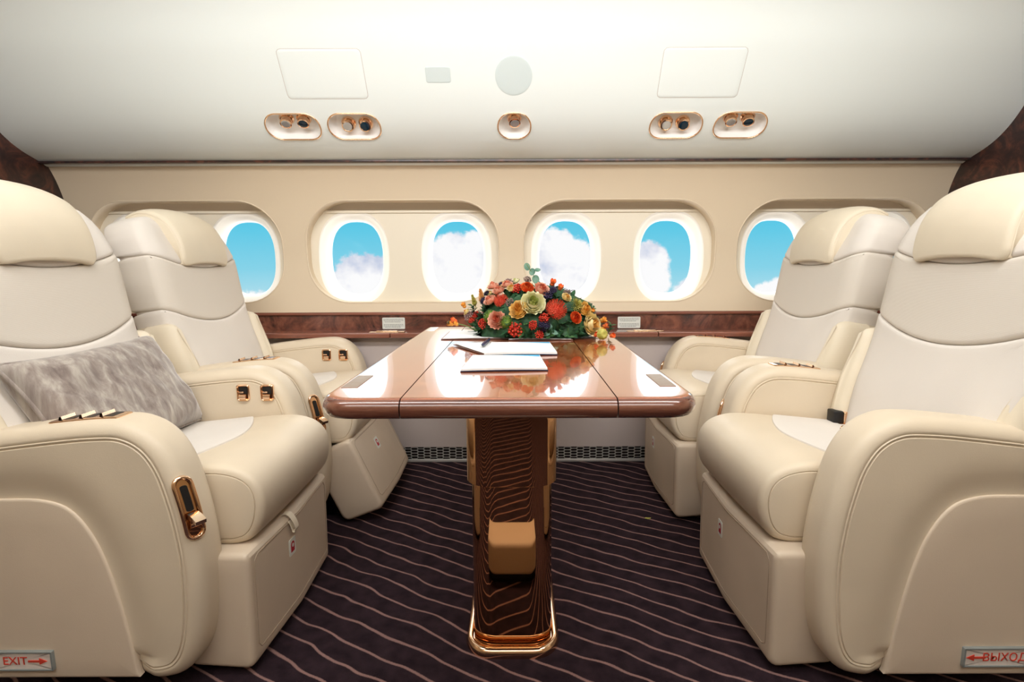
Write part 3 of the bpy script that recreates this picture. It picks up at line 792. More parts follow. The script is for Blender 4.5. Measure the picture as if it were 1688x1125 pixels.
# ------------------------------------------------------------------ velvet pillow
def make_pillow():
    A = Vector((-1.005, 1.605, .497)); 
    root_c = Vector((-1.062, 1.366, .620)); ex = Vector((-.09, 1, 0)).normalized(); ez = Vector((-.50, 0, .86)).normalized(); en = ex.cross(ez).normalized()
    if en.x < 0: en = -en
    W, H, T = .268, .150, .062; n, m = 46, 34
    bm = NB(); g = {}
    for sd in (1, -1):
        for i in range(n+1):
            for j in range(m+1):
                u = -1+2*i/n; v_ = -1+2*j/m
                pin = 1-.10*(1-abs(v_)**2)*abs(u)**6; pin2 = 1-.10*(1-abs(u)**2)*abs(v_)**6
                x = W*u*pin; y = H*v_*pin2
                h = T*(max(0, (1-u**4)*(1-v_**4)))**.5
                nz = noise.noise(Vector((u*3.1, v_*2.3, 5)))*.010*min(1, h/T*2)+noise.noise(Vector((u*9, v_*5+u*6, 2)))*.004*min(1, h/T*2)
                sag = -.012*(1-v_)*math.sin(u*1.4+.6)*.5
                if abs(u) == 1 or abs(v_) == 1:
                    if sd == -1: g[(sd, i, j)] = g[(1, i, j)]; continue
                    h = 0; nz = 0
                g[(sd, i, j)] = bm.verts.new(root_c+ex*x+ez*(y+sag)+en*(sd*h+(nz if sd > 0 else 0)))
        for i in range(n):
            for j in range(m): bm.faces.new((g[(sd, i, j)], g[(sd, i+1, j)], g[(sd, i+1, j+1)], g[(sd, i, j+1)]))
    edge = [g[(1, i, 0)].co.copy() for i in range(n)]+[g[(1, n, j)].co.copy() for j in range(m)]+[g[(1, i, m)].co.copy() for i in range(n, 0, -1)]+[g[(1, 0, j)].co.copy() for j in range(m, 0, -1)]
    o = tag(obj('throw_pillow', bm, 'velvet', None, 80), 'grey crushed velvet pillow on the near left seat', 'pillow')
    bm = NB(); tube(bm, edge, .0045, 8, True); obj('piping', bm, 'velvet', o, 80)
make_pillow()

# ------------------------------------------------------------------ table
TX = -.017; TW = .349; TY0, TY1 = .905, 2.10; TZ = .72
tb = thing('dining_table', 'glossy brown wooden table on a gold column between the seats', 'table', (TX, 1.38, 0))
def tmap(a, b, d): return Vector((a, b-1.38, d))
OUT = resample(fillet([(-TW, TY0), (TW, TY0), (TW, TY1), (-TW, TY1)], [.065, .065, .03, .03], 12), 200)
edge = [(.019*(1-math.sin(q)), TZ-.019*(1-math.cos(q))) for q in [math.pi/2*k/8 for k in range(9)]]
edge = [(.024, TZ)]+edge+[(.002, TZ-.028), (.008, TZ-.035), (.02, TZ-.038)]
def top_piece(x0, x1, name):
    bm = NB(); pad(bm, OUT, edge, tmap, rings=8)
    for x, s in ((x0, -1), (x1, 1)):
        if x is None: continue
        r_ = bmesh.ops.bisect_plane(bm, geom=bm.verts[:]+bm.edges[:]+bm.faces[:], plane_co=(x, 0, 0), plane_no=(s, 0, 0), clear_outer=True)
        es = [e for e in r_['geom_cut'] if isinstance(e, bmesh.types.BMEdge)]
        bmesh.ops.holes_fill(bm, edges=es, sides=0)
    bm.normal_update()
    bmesh.ops.recalc_face_normals(bm, faces=bm.faces)
    for f in bm.faces:
        f.material_index = 1 if (f.normal.z < .93 and f.calc_center_median().z < TZ-.0008) else 0
    return obj(name, bm, ['table_wood', 'table_edge'], tb, 50)
sx = .1935
top_piece(None, -sx-.0012, 'folding_leaf'); top_piece(-sx+.0012, sx-.0012, 'tabletop'); top_piece(sx+.0012, None, 'folding_leaf')
for x, y, m_ in ((-.313, 1.066, 'plate_satin'), (.310, 1.068, 'plate_satin'), (-.312, 2.01, 'plate_silver'), (.312, 2.01, 'plate_silver')):
    bm = NB(); box(bm, x-.016, x+.016, y-1.38-.058, y-1.38+.058, TZ-.002, TZ+.0012, .0005); o = obj('inlay_plate', bm, m_, tb)
# column: two telescoping sleeves and a foot ring
def sleeve(bm, w, y0, y1, r, z0, z1, seg=12):
    P = resample(rrect(w, y1-y0, r, 0, (y0+y1)/2-1.38, seg), 160)
    pad(bm, P, [(.003, z0), (0, z0+.002), (0, z1-.002), (.003, z1)], lambda a, b, d: Vector((a, b, d)), rings=2)
bm = NB(); sleeve(bm, .222, 1.196, 1.62, .060, .432, .684); obj('upper_column', bm, 'gold_mirror', tb, 50)
bm = NB(); sleeve(bm, .200, 1.207, 1.61, .055, .012, .434); obj('lower_column', bm, 'gold_mirror', tb, 50)
bm = NB(); P = resample(rrect(.236, .466, .068, 0, 1.408-1.38, 14), 160)
pad(bm, P, [(.0, .0), (-.001, .008), (.002, .017), (.007, .022), (.012, .023), (.0165, .021), (.018, .012)], lambda a, b, d: Vector((a, b, d)), capA=None, capB=None, rings=3)
obj('foot_ring', bm, 'gold', tb, 60)

# ------------------------------------------------------------------ papers
def sheet_stack(name, lab, corners, mats, h0, cover, flap=None, blue=None, group='brochures on the table', curl=.004):
    """closed or open brochure lying on the table: corners in table plane (front-left, front-right, back-right, back-left)"""
    c0 = sum((Vector(c_) for c_ in corners), Vector((0, 0)))/4
    root = thing(name, lab, 'brochure', (c0.x, c0.y, TZ), 0, group)
    def pt(u, v_, z):
        a = Vector(corners[0]).lerp(Vector(corners[1]), u); b = Vector(corners[3]).lerp(Vector(corners[2]), u); p = a.lerp(b, v_)-c0
        return Vector((p.x, p.y, z))
    def slab(nm, mat, z0, z1, grow=0, bend=0):
        bm = NB(); n = 14
        for z, in ((z0,), (z1,)): pass
        rows = []
        for j in range(7):
            rows.append([pt(-grow+(1+2*grow)*i/n, -grow+(1+2*grow)*j/6, 0) for i in range(n+1)])
        vt = [[bm.verts.new(p+Vector((0, 0, z1+bend*math.sin(math.pi*i/n)*(1-j/6)))) for i, p in enumerate(r_)] for j, r_ in enumerate(rows)]
        vb = [[bm.verts.new(p+Vector((0, 0, z0+bend*math.sin(math.pi*i/n)*(1-j/6)*.6))) for i, p in enumerate(r_)] for j, r_ in enumerate(rows)]
        for g_ in (vt, vb):
            for j in range(6):
                for i in range(n): bm.faces.new((g_[j][i], g_[j][i+1], g_[j+1][i+1], g_[j+1][i]))
        rt = [vt[0][i] for i in range(n)]+[vt[j][n] for j in range(6)]+[vt[6][i] for i in range(n, 0, -1)]+[vt[j][0] for j in range(6, 0, -1)]
        rb = [vb[0][i] for i in range(n)]+[vb[j][n] for j in range(6)]+[vb[6][i] for i in range(n, 0, -1)]+[vb[j][0] for j in range(6, 0, -1)]
        for i in range(len(rt)): k = (i+1) % len(rt); bm.faces.new((rt[i], rt[k], rb[k], rb[i]))
        return obj(nm, bm, mat, root, 40)
    slab('back_cover', cover, .0005, .0025, .008, .0015); pg = slab('pages', 'paper', .003, h0, 0, curl)
    if blue:
        bm = NB(); n = 8
        f = [pt(u, v_, h0+.0006) for u, v_ in blue]; fb = [p-Vector((0, 0, .0005)) for p in f]
        loft(bm, [f, fb], True, True, True); obj('printed_corner', bm, 'paper_blue', pg)
    return root, pt
b1, pt1 = sheet_stack('brochure', 'white brochure nearest the front edge of the table', [(-.128, 1.16), (.066, 1.17), (.056, 1.352), (-.118, 1.354)], None, .007, 'cover_dark', blue=[(.72, .93), (.99, .86), (.99, .99), (.45, .99)], curl=.002)
b2, pt2 = sheet_stack('brochure', 'open white brochure with a pen on it behind the front brochure', [(-.09, 1.382), (.104, 1.387), (.096, 1.585), (-.082, 1.59)], None, .008, 'cover_dark', blue=[(.72, .93), (.99, .86), (.99, .99), (.45, .99)], curl=.002)
# raised left flap of the open brochure
bm = NB(); fl = [(-.112, 1.384-.0, .004), (-.090, 1.384, .006), (-.086, 1.588, .008), (-.185, 1.575, .014)]
L0 = b2.location
P0 = [Vector((-.088, 1.384, TZ+.0065))-L0, Vector((-.084, 1.588, TZ+.0085))-L0, Vector((-.192, 1.572, TZ+.0080))-L0, Vector((-.168, 1.526, TZ+.0075))-L0]
loft(bm, [P0, [p-Vector((0, 0, .0015)) for p in P0]], True, True, True); obj('open_page', bm, 'paper', b2)
bm = NB(); P0 = [Vector((-.088, 1.380, TZ+.0030))-L0, Vector((-.084, 1.58, TZ+.0030))-L0, Vector((-.194, 1.566, TZ+.0045))-L0, Vector((-.170, 1.521, TZ+.004))-L0]
loft(bm, [P0, [p-Vector((0, 0, .0015)) for p in P0]], True, True, True); obj('open_cover', bm, 'cover_brown', b2)
bm = NB(); pa, pb = Vector((-.101, 1.470, TZ+.0155)), Vector((-.088, 1.592, TZ+.0155)); dr = (pb-pa)
tube(bm, [pa, pa+dr*.08, pa+dr*.1, pa+dr*.9, pb], [.0015, .0045, .0052, .0052, .004], 10)
pn = tag(obj('pen', bm, 'pen_blue'), 'dark blue pen lying across the open brochure', 'pen')
bm = NB(); tube(bm, [pa+dr*.95+Vector((0, 0, .006)), pa+dr*.6+Vector((0, 0, .0065))], .0013, 6); obj('pen_clip', bm, 'chrome', pn)
# open magazine partly under the flowers
mg = thing('magazine', 'open magazine lying under the flowers', 'magazine', (-.03, 1.74, TZ))
for s, x0, x1, ys in ((-1, -.215, 0, (-.035, .165)), (1, 0, .20, (-.06, .14))):
    for nm, mat, z0, grow in (('cover', 'cover_brown', .001, .006), ('page', 'paper', .003, 0)):
        bm = NB(); n = 12; g_ = []
        for j in range(2):
            for zz in (0, -.0022):
                pass
        top_, bot_ = [], []
        for j, y in ((0, ys[0]-grow), (1, ys[1]+grow)):
            r1, r2 = [], []
            for i in range(n+1):
                k = i/n; x = x0+(x1-x0)*k+(grow if i == n and s > 0 else 0)-(grow if i == 0 and s < 0 else 0)
                kk = k if s > 0 else 1-k
                z = z0+(.0045 if nm == 'page' else .001)*math.sin(math.pi*min(1, kk*1.0))**.8*math.exp(-kk*1.4)
                sh = -.03*k*s*0
                r1.append(Vector((x, y+sh, z+.0018))); r2.append(Vector((x, y+sh, z)))
            top_.append(r1); bot_.append(r2)
        loft(bm, [top_[0]+bot_[0][::-1], top_[1]+bot_[1][::-1]], True, True, True); obj(nm, bm, mat, mg, 50)
# wall placards
for x, lab in ((-.616, 'small white notice placard on the burl strip, left of the flowers'), (.550, 'small white notice placard on the burl strip, right of the flowers')):
    bm = NB(); FM = lambda a, b, d: Vector((a, 2.604-d, b))
    pad(bm, rrect(.112, .057, .005, x, .682, 4), [(.001, .003), (0, .002), (0, -.002)], FM, rings=2, capB=False)
    pl = tag(obj('placard', bm, 'sign_white' if 0 else 'tag_white'), lab, 'placard', 'notice placards on the wall')
    bm = NB()
    for r_ in range(7):
        if r_ == 3: continue
        z = .7025-r_*.0066; cx = x-.049+(.006 if r_ in (2, 6) else 0); end = x+.049-(.014 if r_ in (2, 6) else 0)
        while cx < end:
            w = rnd.uniform(.004, .011); w = min(w, end-cx)
            box(bm, cx, cx+w, 2.604-.0036, 2.604-.0024, z-.0011, z+.0011); cx += w+.0022
    obj('fine_print', bm, 'ink', pl)
fs = thing('footstool', 'low beige leather footstool in front of the gold table column', 'footstool', (-.02, .86, 0))
bm = NB(); box(bm, -.22, .22, -.075, .075, .03, .132, .014); obj('cushion', bm, 'leather_lower', fs)
bm = NB(); box(bm, -.20, .20, -.06, .06, 0, .034, .004); obj('plinth', bm, 'black_plastic', fs)
# scrap of leaf on the carpet
bm = NB(); P = catmull([(-.012, 0), (-.003, .006), (.012, .001), (.002, -.005)], 4, True); pad(bm, P, [(0, .004), (0, .002)], lambda a, b, d: Vector((.492+a, 1.90+b, d+.15*abs(a))), rings=3, capB=None)
tag(obj('leaf_scrap', bm, 'f_olive'), 'tiny yellow green leaf scrap on the carpet', 'leaf')
# ------------------------------------------------------------------ flower arrangement
fa = thing('flower_arrangement', 'low arrangement of orange, peach and cream flowers with berries on the table', 'flowers', (.065, 1.80, TZ))
def petal(bm, R0, ang, w, h, out, curl, base=0, tip=.25, ruf=0):
    """one cupped petal round the z axis: out quickly, then up to the rim"""
    nu, nv = 5, 6; g_ = []
    for j in range(nv):
        v_ = j/(nv-1); row = []
        for i in range(nu):
            u = -1+2*i/(nu-1)
            wid = w*(math.sin(math.pi*(.10+.74*v_)))**.6
            rr = base+R0*math.sin(min(1, v_*1.45)*math.pi/2)*out+curl*max(0, v_-.62)**1.5*R0*4+ruf*math.sin(u*6+ang*5)*v_*R0
            z = h*(.35*v_+.65*v_*v_)-abs(u)**2*tip*h*.3*v_-curl*h*max(0, v_-.75)*1.6
            a_ = ang+u*wid
            row.append(bm.verts.new((rr*math.cos(a_), rr*math.sin(a_), z)))
        g_.append(row)
    for j in range(nv-1):
        for i in range(nu-1): bm.faces.new((g_[j][i], g_[j][i+1], g_[j+1][i+1], g_[j+1][i]))
def fl_rose(bm, r, rg, layers=6, open_=1.0):
    for L_ in range(layers):
        f0 = len(bm.faces); bm.faces.ensure_lookup_table()
        k = L_/(layers-1); n_ = (2, 3, 3, 4, 5, 6, 7)[L_]; o0 = rg.uniform(0, 6)
        for i in range(n_):
            petal(bm, r*(.20+.75*k**.9), o0+2*math.pi*i/n_+rg.uniform(-.15, .15), (1.6, 1.25, 1.2, .95, .8, .68, .6)[L_], r*(1.30-.68*k**1.3+rg.uniform(-.12, .12)), 1, .02+.17*k*k, ruf=.03+.05*k)
        bm.faces.ensure_lookup_table()
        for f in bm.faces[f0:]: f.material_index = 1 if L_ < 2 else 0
def fl_ranunculus(bm, r, rg): 
    fl_rose(bm, r, rg, 6, 1.0)
    for i in range(14): a_ = rg.uniform(0, 6.28); q = rg.uniform(0, .2)*r; sphere(bm, (q*math.cos(a_), q*math.sin(a_), r*.62), r*.06, 5, 4)
def spike(bm, p, d, l, w, bend=None):
    d = d.normalized(); q = d.cross(Vector((.3, .5, .8))).normalized(); t2 = d.cross(q)
    m_ = p+d*l*.55+(bend*l*.10 if bend else Vector((0, 0, 0))); e = p+d*l+(bend*l*.45 if bend else Vector((0, 0, 0)))
    rows = [[bm.verts.new(c_+q*math.cos(x)*ww+t2*math.sin(x)*ww) for x in (0, 2.09, 4.19)] for c_, ww in ((p, w), (m_, w*.9), (e, w*.5))]
    for a_, b_ in zip(rows, rows[1:]):
        for i in range(3): bm.faces.new((a_[i], a_[(i+1) % 3], b_[(i+1) % 3], b_[i]))
    bm.faces.new(rows[2])
def hemi(n_, rg, lo=0.0):
    out = []
    for i in range(n_):
        z = 1-(1-lo)*(i+.5)/n_; a_ = i*2.39996+rg.uniform(-.1, .1); q = math.sqrt(max(0, 1-z*z)); out.append(Vector((q*math.cos(a_), q*math.sin(a_), z)))
    return out
def fl_pincushion(bm, r, rg):
    sphere(bm, (0, 0, 0), r*.62, 14, 10, (1, 1, .8))
    for d in hemi(170, rg, -.25): spike(bm, Vector((d.x*r*.5, d.y*r*.5, d.z*r*.4)), Vector((d.x, d.y, d.z*.75+.1)), r*.52, r*.030, Vector((-d.x*.5, -d.y*.5, .9)))
    for d in hemi(40, rg, .5): sphere(bm, (d.x*r*.66, d.y*r*.66, d.z*r*.60), r*.06, 5, 4)
def fl_thistle(bm, r, rg):
    sphere(bm, (0, 0, 0), r*.72, 12, 8)
    for d in hemi(240, rg, -.6): spike(bm, d*r*.65, d+Vector((rg.uniform(-.25, .25), rg.uniform(-.25, .25), rg.uniform(-.25, .25))), r*.38, r*.022)
def fl_berries(bm, r, rg):
    br = r*.165; n_ = 30
    sphere(bm, (0, 0, -r*.1), r*.45, 8, 6)
    for d in hemi(n_, rg, -.2):
        c_ = Vector((d.x*r*.85, d.y*r*.85, d.z*r*.62))*rg.uniform(.8, 1.08)
        tube(bm, [Vector((0, 0, -r*.1)), c_], r*.03, 4); sphere(bm, c_, br*rg.uniform(.85, 1.1), 9, 7)
def fl_scabiosa(bm, r, rg):
    sphere(bm, (0, 0, 0), r*.6, 10, 8, (1, 1, .75))
    for d in hemi(70, rg, -.1):
        c_ = Vector((d.x*r*.72, d.y*r*.72, d.z*r*.52)); sphere(bm, c_, r*.13, 5, 4, (1, 1, .8)); spike(bm, c_, d, r*.34, r*.02)
def fl_chrysanthemum(bm, r, rg):
    sphere(bm, (0, 0, 0), r*.4, 10, 8)
    for k, d in enumerate(hemi(90, rg, -.15)): spike(bm, d*r*.25, d, r*.78, r*.055, Vector((0, 0, .35)))
def fl_plume(bm, r, rg):
    for i in range(150):
        t_ = rg.random(); a_ = rg.uniform(0, 6.28); q = r*.30*(1-t_)**.7+r*.03
        c_ = Vector((q*math.cos(a_), q*math.sin(a_), -r*.6+t_*r*1.7)); spike(bm, Vector((0, 0, c_.z-r*.12)), Vector((math.cos(a_)*.7, math.sin(a_)*.7, .75)), q*1.5+r*.1, r*.055)
    tube(bm, [(0, 0, -r), (0, 0, r*1.05)], r*.07, 6)
def fl_bud(bm, r, rg):
    sphere(bm, (0, 0, 0), r*.78, 9, 7, (1, 1, 1.1))
    for i in range(5): petal(bm, r*.95, i*1.257+rg.uniform(0, .2), .75, r*1.5, 1, .05, tip=.6)
def fl_pod(bm, r, rg):
    bmesh.ops.create_uvsphere(bm, u_segments=32, v_segments=12, radius=r)
    for v_ in bm.verts:
        a_ = math.atan2(v_.co.y, v_.co.x); k = 1+.07*math.cos(a_*10); v_.co.x *= k; v_.co.y *= k; v_.co.z *= .82
        q = math.hypot(v_.co.x, v_.co.y)/r; v_.co.z -= .3*r*math.exp(-(q/.28)**2)
def leafblade(bm, p, d, up, l, w, fold=.25):
    d = d.normalized(); s_ = d.cross(up).normalized(); n_ = s_.cross(d); pts = []
    for k in range(6):
        t_ = k/5; ww = w*math.sin(math.pi*min(1, .05+t_*.95))**.8*(1 if t_ < .98 else .05); c_ = p+d*l*t_-n_*l*.22*t_*t_
        pts.append((c_-s_*ww+n_*fold*ww, c_, c_+s_*ww+n_*fold*ww))
    rows = [[bm.verts.new(x) for x in r_] for r_ in pts]
    for a_, b_ in zip(rows, rows[1:]):
        for i in range(2): bm.faces.new((a_[i], a_[i+1], b_[i+1], b_[i]))
def fl_fern(bm, r, rg):
    for k in range(9):
        a_ = k*.698+rg.uniform(-.2, .2); tilt = rg.uniform(.25, 1.1); d = Vector((math.cos(a_)*math.sin(tilt), math.sin(a_)*math.sin(tilt), math.cos(tilt)))
        p0 = Vector((0, 0, -r*.5)); L_ = r*rg.uniform(1.1, 1.7); tube(bm, [p0, p0+d*L_], r*.025, 4)
        sd = d.cross(Vector((.2, .3, .9))).normalized(); up = sd.cross(d)
        for j in range(9):
            t_ = .25+.75*j/9; l = r*.42*(1.15-t_)
            for s_ in (-1, 1): leafblade(bm, p0+d*L_*t_, sd*s_+d*.6, up, l, l*.26, .1)
def fl_sprig(bm, r, rg):
    tube(bm, [(0, 0, -r), (0, 0, r*.6)], r*.07, 5)
    for k in range(9):
        a_ = k*2.4; leafblade(bm, Vector((0, 0, -r*.7+k*r*.15)), Vector((math.cos(a_), math.sin(a_), .7)), Vector((0, 0, 1)), r*.95, r*.26)
def fl_filler(bm, r, rg):
    for d in hemi(34, rg, .1):
        c_ = d*r*rg.uniform(.7, 1.1); tube(bm, [Vector((0, 0, -r*.6)), c_], r*.03, 4); sphere(bm, c_, r*.13, 5, 4)
def fl_leaf(bm, r, rg):
    for k in range(3): leafblade(bm, Vector((0, 0, 0)), Vector((math.cos(k*2.1), math.sin(k*2.1), .3)), Vector((0, 0, 1)), r*1.3, r*.4)
BUILD = dict(rose=fl_rose, ranunculus=fl_ranunculus, pincushion=fl_pincushion, thistle=fl_thistle, berries=fl_berries, scabiosa=fl_scabiosa, chrysanthemum=fl_chrysanthemum,
             plume=fl_plume, bud=fl_bud, pod=fl_pod, fern=fl_fern, sprig=fl_sprig, filler=fl_filler, leaf=fl_leaf)
PART = dict(rose='rose', ranunculus='ranunculus', pincushion='pincushion_flower', thistle='green_thistle', berries='berry_cluster', scabiosa='dark_blossom', chrysanthemum='chrysanthemum',
            plume='plume_flower', bud='flower_bud', pod='seed_pod', fern='fern', sprig='leafy_sprig', filler='filler_flower', leaf='leaf')
WORD = dict(peach='peach', cream='cream', pale='pale green white', yellow='yellow', coral='coral red', orange='orange', red='red', dark='dark purple', green='green', leaf='dark green', fern='green', euca='grey green',
            olive='yellow green', plume='ochre', amber='amber', mauve='mauve')
FLOWERS = [
('rose','peach',-0.149,0.000,0.168,0.0186),
('rose','peach',-0.157,-0.044,0.124,0.0210),
('rose','cream',-0.157,0.000,0.143,0.0137),
('pincushion','coral',-0.120,-0.074,0.127,0.0282),
('berries','red',-0.071,-0.055,0.168,0.0209),
('rose','orange',-0.035,-0.069,0.166,0.0207),
('ranunculus','pale',-0.017,-0.110,0.118,0.0368),
('rose','yellow',-0.063,-0.114,0.097,0.0294),
('rose','peach',-0.132,-0.102,0.064,0.0277),
('pincushion','coral',0.058,-0.113,0.101,0.0404),
('berries','dark',0.030,-0.091,0.145,0.0195),
('scabiosa','dark',0.049,-0.070,0.162,0.0170),
('rose','peach',0.012,-0.078,0.161,0.0235),
('bud','orange',0.051,-0.038,0.182,0.0106),
('bud','orange',0.075,-0.054,0.167,0.0091),
('rose','cream',0.092,-0.082,0.135,0.0159),
('chrysanthemum','olive',0.124,-0.083,0.112,0.0234),
('rose','yellow',0.153,-0.074,0.096,0.0235),
('rose','orange',0.120,-0.106,0.071,0.0194),
('rose','cream',0.174,-0.082,0.046,0.0337),
('thistle','green',-0.104,-0.115,0.062,0.0239),
('thistle','green',-0.157,-0.082,0.077,0.0243),
('berries','red',-0.071,-0.129,0.039,0.0273),
('berries','red',-0.016,-0.134,0.052,0.0163),
('berries','red',0.017,-0.129,0.072,0.0191),
('berries','red',0.004,-0.139,0.023,0.0154),
('berries','red',-0.213,-0.003,0.075,0.0166),
('berries','red',-0.185,-0.069,0.052,0.0189),
('scabiosa','dark',0.018,-0.134,0.052,0.0236),
('fern','fern',0.072,-0.124,0.062,0.0310),
('fern','fern',-0.034,-0.128,0.070,0.0237),
('fern','fern',0.123,-0.112,0.046,0.0294),
('fern','fern',0.064,-0.081,0.148,0.0187),
('fern','fern',-0.191,-0.022,0.096,0.0213),
('fern','leaf',-0.210,-0.039,0.039,0.0288),
('fern','leaf',0.145,-0.106,0.019,0.0240),
('fern','leaf',-0.031,-0.137,0.023,0.0272),
('fern','leaf',0.061,-0.131,0.041,0.0273),
('fern','leaf',-0.149,-0.100,0.038,0.0259),
('plume','plume',-0.190,-0.002,0.141,0.0294),
('plume','olive',-0.216,-0.003,0.126,0.0235),
('pod','olive',0.198,-0.179,0.015,0.0177),
('bud','amber',0.224,-0.011,0.054,0.0107),
('bud','orange',0.232,-0.013,0.034,0.0093),
('bud','amber',0.215,-0.039,0.019,0.0119),
('bud','orange',0.231,-0.152,0.015,0.0081),
('bud','orange',0.184,-0.131,0.015,0.0082),
('sprig','fern',0.251,-0.015,0.035,0.0214),
('sprig','fern',0.187,-0.034,0.095,0.0154),
('bud','amber',0.181,-0.051,0.089,0.0076),
('rose','cream',-0.112,0.002,0.170,0.0186),
('rose','pale',-0.071,0.002,0.185,0.0137),
('filler','mauve',-0.032,-0.005,0.193,0.0156),
('bud','amber',-0.249,-0.006,0.106,0.0088),
('rose','cream',-0.239,-0.005,0.083,0.0117),
('filler','mauve',-0.091,-0.093,0.121,0.0158),
('filler','mauve',-0.096,0.002,0.185,0.0167),
('filler','mauve',0.095,-0.065,0.151,0.0132),
('bud','amber',-0.294,-0.012,0.044,0.0097),
('bud','orange',-0.283,-0.010,0.054,0.0107),
('bud','amber',-0.277,-0.010,0.044,0.0088),
('sprig','euca',-0.302,-0.013,0.048,0.0097),
('scabiosa','dark',-0.173,-0.001,0.149,0.0137),
('scabiosa','dark',-0.122,0.001,0.181,0.0118),
('leaf','leaf',-0.045,-0.087,0.146,0.0243),
('leaf','euca',0.039,-0.135,0.034,0.0200),
('fern','leaf',-.205,-.02,.07,.030),('fern','fern',-.06,-.14,.03,.022),('fern','fern',.03,-.14,.03,.022),('fern','fern',.09,-.13,.025,.026),('fern','leaf',.14,-.11,.03,.024),('fern','leaf',-.11,-.12,.03,.024),
('fern','fern',-.16,-.08,.03,.022),('rose','peach',-.13,-.035,.155,.019),('fern','fern',-.10,-.05,.15,.02),('rose','cream',-.085,-.05,.165,.015),('fern','leaf',-.02,-.05,.17,.02),('fern','fern',.03,-.05,.165,.02),
('fern','fern',-0.225,-0.015,0.050,0.0260),
('fern','leaf',-0.180,-0.040,0.110,0.0260),
('fern','fern',-0.150,-0.020,0.150,0.0220),
('sprig','leaf',-0.220,-0.005,0.100,0.0220),
('fern','leaf',0.020,-0.090,0.130,0.0260),
('fern','leaf',-0.090,-0.090,0.100,0.0280),
('fern','fern',0.170,-0.060,0.090,0.0260),
('filler','mauve',-0.235,-0.005,0.070,0.0200),
('berries','red',-0.225,-0.010,0.060,0.0160),
('scabiosa','dark',-0.185,-0.020,0.125,0.0160),
('fern','leaf',0.200,-0.050,0.040,0.0280),
('rose','peach',-0.100,-0.030,0.175,0.0170),
('fern','fern',0.110,-0.050,0.140,0.0200),
]
rg = random.Random(11)
for kind, colr, x, y, z, r in FLOWERS:
    bm = NB(); BUILD[kind](bm, r, rg)
    nrm_ = Vector((x/.225**2, (y)/.14**2, max(.0, z)/.20**2)); nrm_ = nrm_.normalized() if nrm_.length > 0 else Vector((0, -1, 0))
    nrm_ = (nrm_+Vector((rg.uniform(-.4, .4), -.25, .25+rg.uniform(-.25, .35)))).normalized()
    if kind in ('plume', 'sprig'): nrm_ = (nrm_*.5+Vector((0, 0, 1))).normalized()
    deep = .35 if kind not in ('fern', 'leaf') else .6
    z = max(z, .012+(r*.8 if kind in ('pod', 'bud', 'sprig') else 0))
    mt = Matrix.Translation(Vector((x, y, z))-nrm_*r*deep) @ nrm_.to_track_quat('Z', 'Y').to_matrix().to_4x4() @ Matrix.Rotation(rg.uniform(0, 6.28), 4, 'Z')
    bmesh.ops.transform(bm, matrix=mt, verts=bm.verts)
    for v_ in bm.verts:
        if v_.co.z < .0085: v_.co.z = .0085
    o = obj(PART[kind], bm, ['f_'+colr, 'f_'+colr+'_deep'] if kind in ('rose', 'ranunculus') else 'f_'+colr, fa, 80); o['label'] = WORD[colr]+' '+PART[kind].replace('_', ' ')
# dark green leaf bed that carries the blooms
bm = NB(); bmesh.ops.create_icosphere(bm, subdivisions=4, radius=1)
for v_ in bm.verts:
    n_ = v_.co.copy(); n_ = Vector([math.copysign(abs(q)**.82, q) for q in n_]); k = .84+.10*noise.noise(n_*4)+.06*noise.noise(n_*11)
    v_.co = Vector((n_.x*.240*k, n_.y*.145*k, max(.0085, n_.z*.196*k)))
for i in range(150):
    a_ = rg.uniform(0, 6.28); e_ = rg.uniform(0, 1.25); d = Vector((math.cos(a_)*math.cos(e_), math.sin(a_)*math.cos(e_), math.sin(e_)))
    p = Vector((d.x*.19, d.y*.12, .012+d.z*.155)); leafblade(bm, p, d+Vector((rg.uniform(-.5, .5), rg.uniform(-.5, .5), rg.uniform(-.3, .4))), Vector((0, 0, 1)), rg.uniform(.03, .05)*(1-.45*d.z), rg.uniform(.006, .011))
for v_ in bm.verts: v_.co.z = max(.0085, v_.co.z)
obj('leaf_bed', bm, 'f_leaf', fa, 80)
# eucalyptus sprig rising from the top
bm = NB(); sp_ = catmull([(.003, -.03, .12), (-.002, -.022, .175), (-.012, -.02, .205), (-.022, -.02, .222), (-.036, -.02, .244)], 5); tube(bm, sp_, .0012, 5); eu = obj('eucalyptus_sprig', bm, 'f_stem', fa)
for (x, y, z, r), nv in zip(((-.034, -.02, .235, .0105), (-.017, -.02, .218, .0102), (.001, -.02, .224, .0095), (-.005, -.022, .193, .0122), (.004, -.026, .173, .0130)),
                            ((.2, -1, .1), (.1, -1, .25), (.1, -.5, .8), (-.1, -1, .2), (.3, -.9, .4))):
    bm = NB(); pad(bm, superell(r, r*1.25, 2, 20), [(0, .0006), (0, 0)], lambda a, b, d: Vector((a, b, d+8*a*a)), rings=3)
    mt = Matrix.Translation((x, y, z)) @ Vector(nv).to_track_quat('Z', 'Y').to_matrix().to_4x4() @ Matrix.Rotation(rg.uniform(-.8, .8), 4, 'Z'); bmesh.ops.transform(bm, matrix=mt, verts=bm.verts)
    obj('leaf', bm, 'f_euca', eu, 60)
bm = NB(); tube(bm, catmull([(-.20, -.03, .02), (-.235, -.02, .035), (-.265, -.012, .042), (-.290, -.012, .045)], 5), .0018, 6); obj('stem', bm, 'f_stem', fa)
bm = NB(); tube(bm, catmull([(.17, -.05, .01), (.20, -.03, .02), (.228, -.015, .036), (.224, -.012, .05)], 5), .0014, 6); obj('stem', bm, 'f_stem', fa)

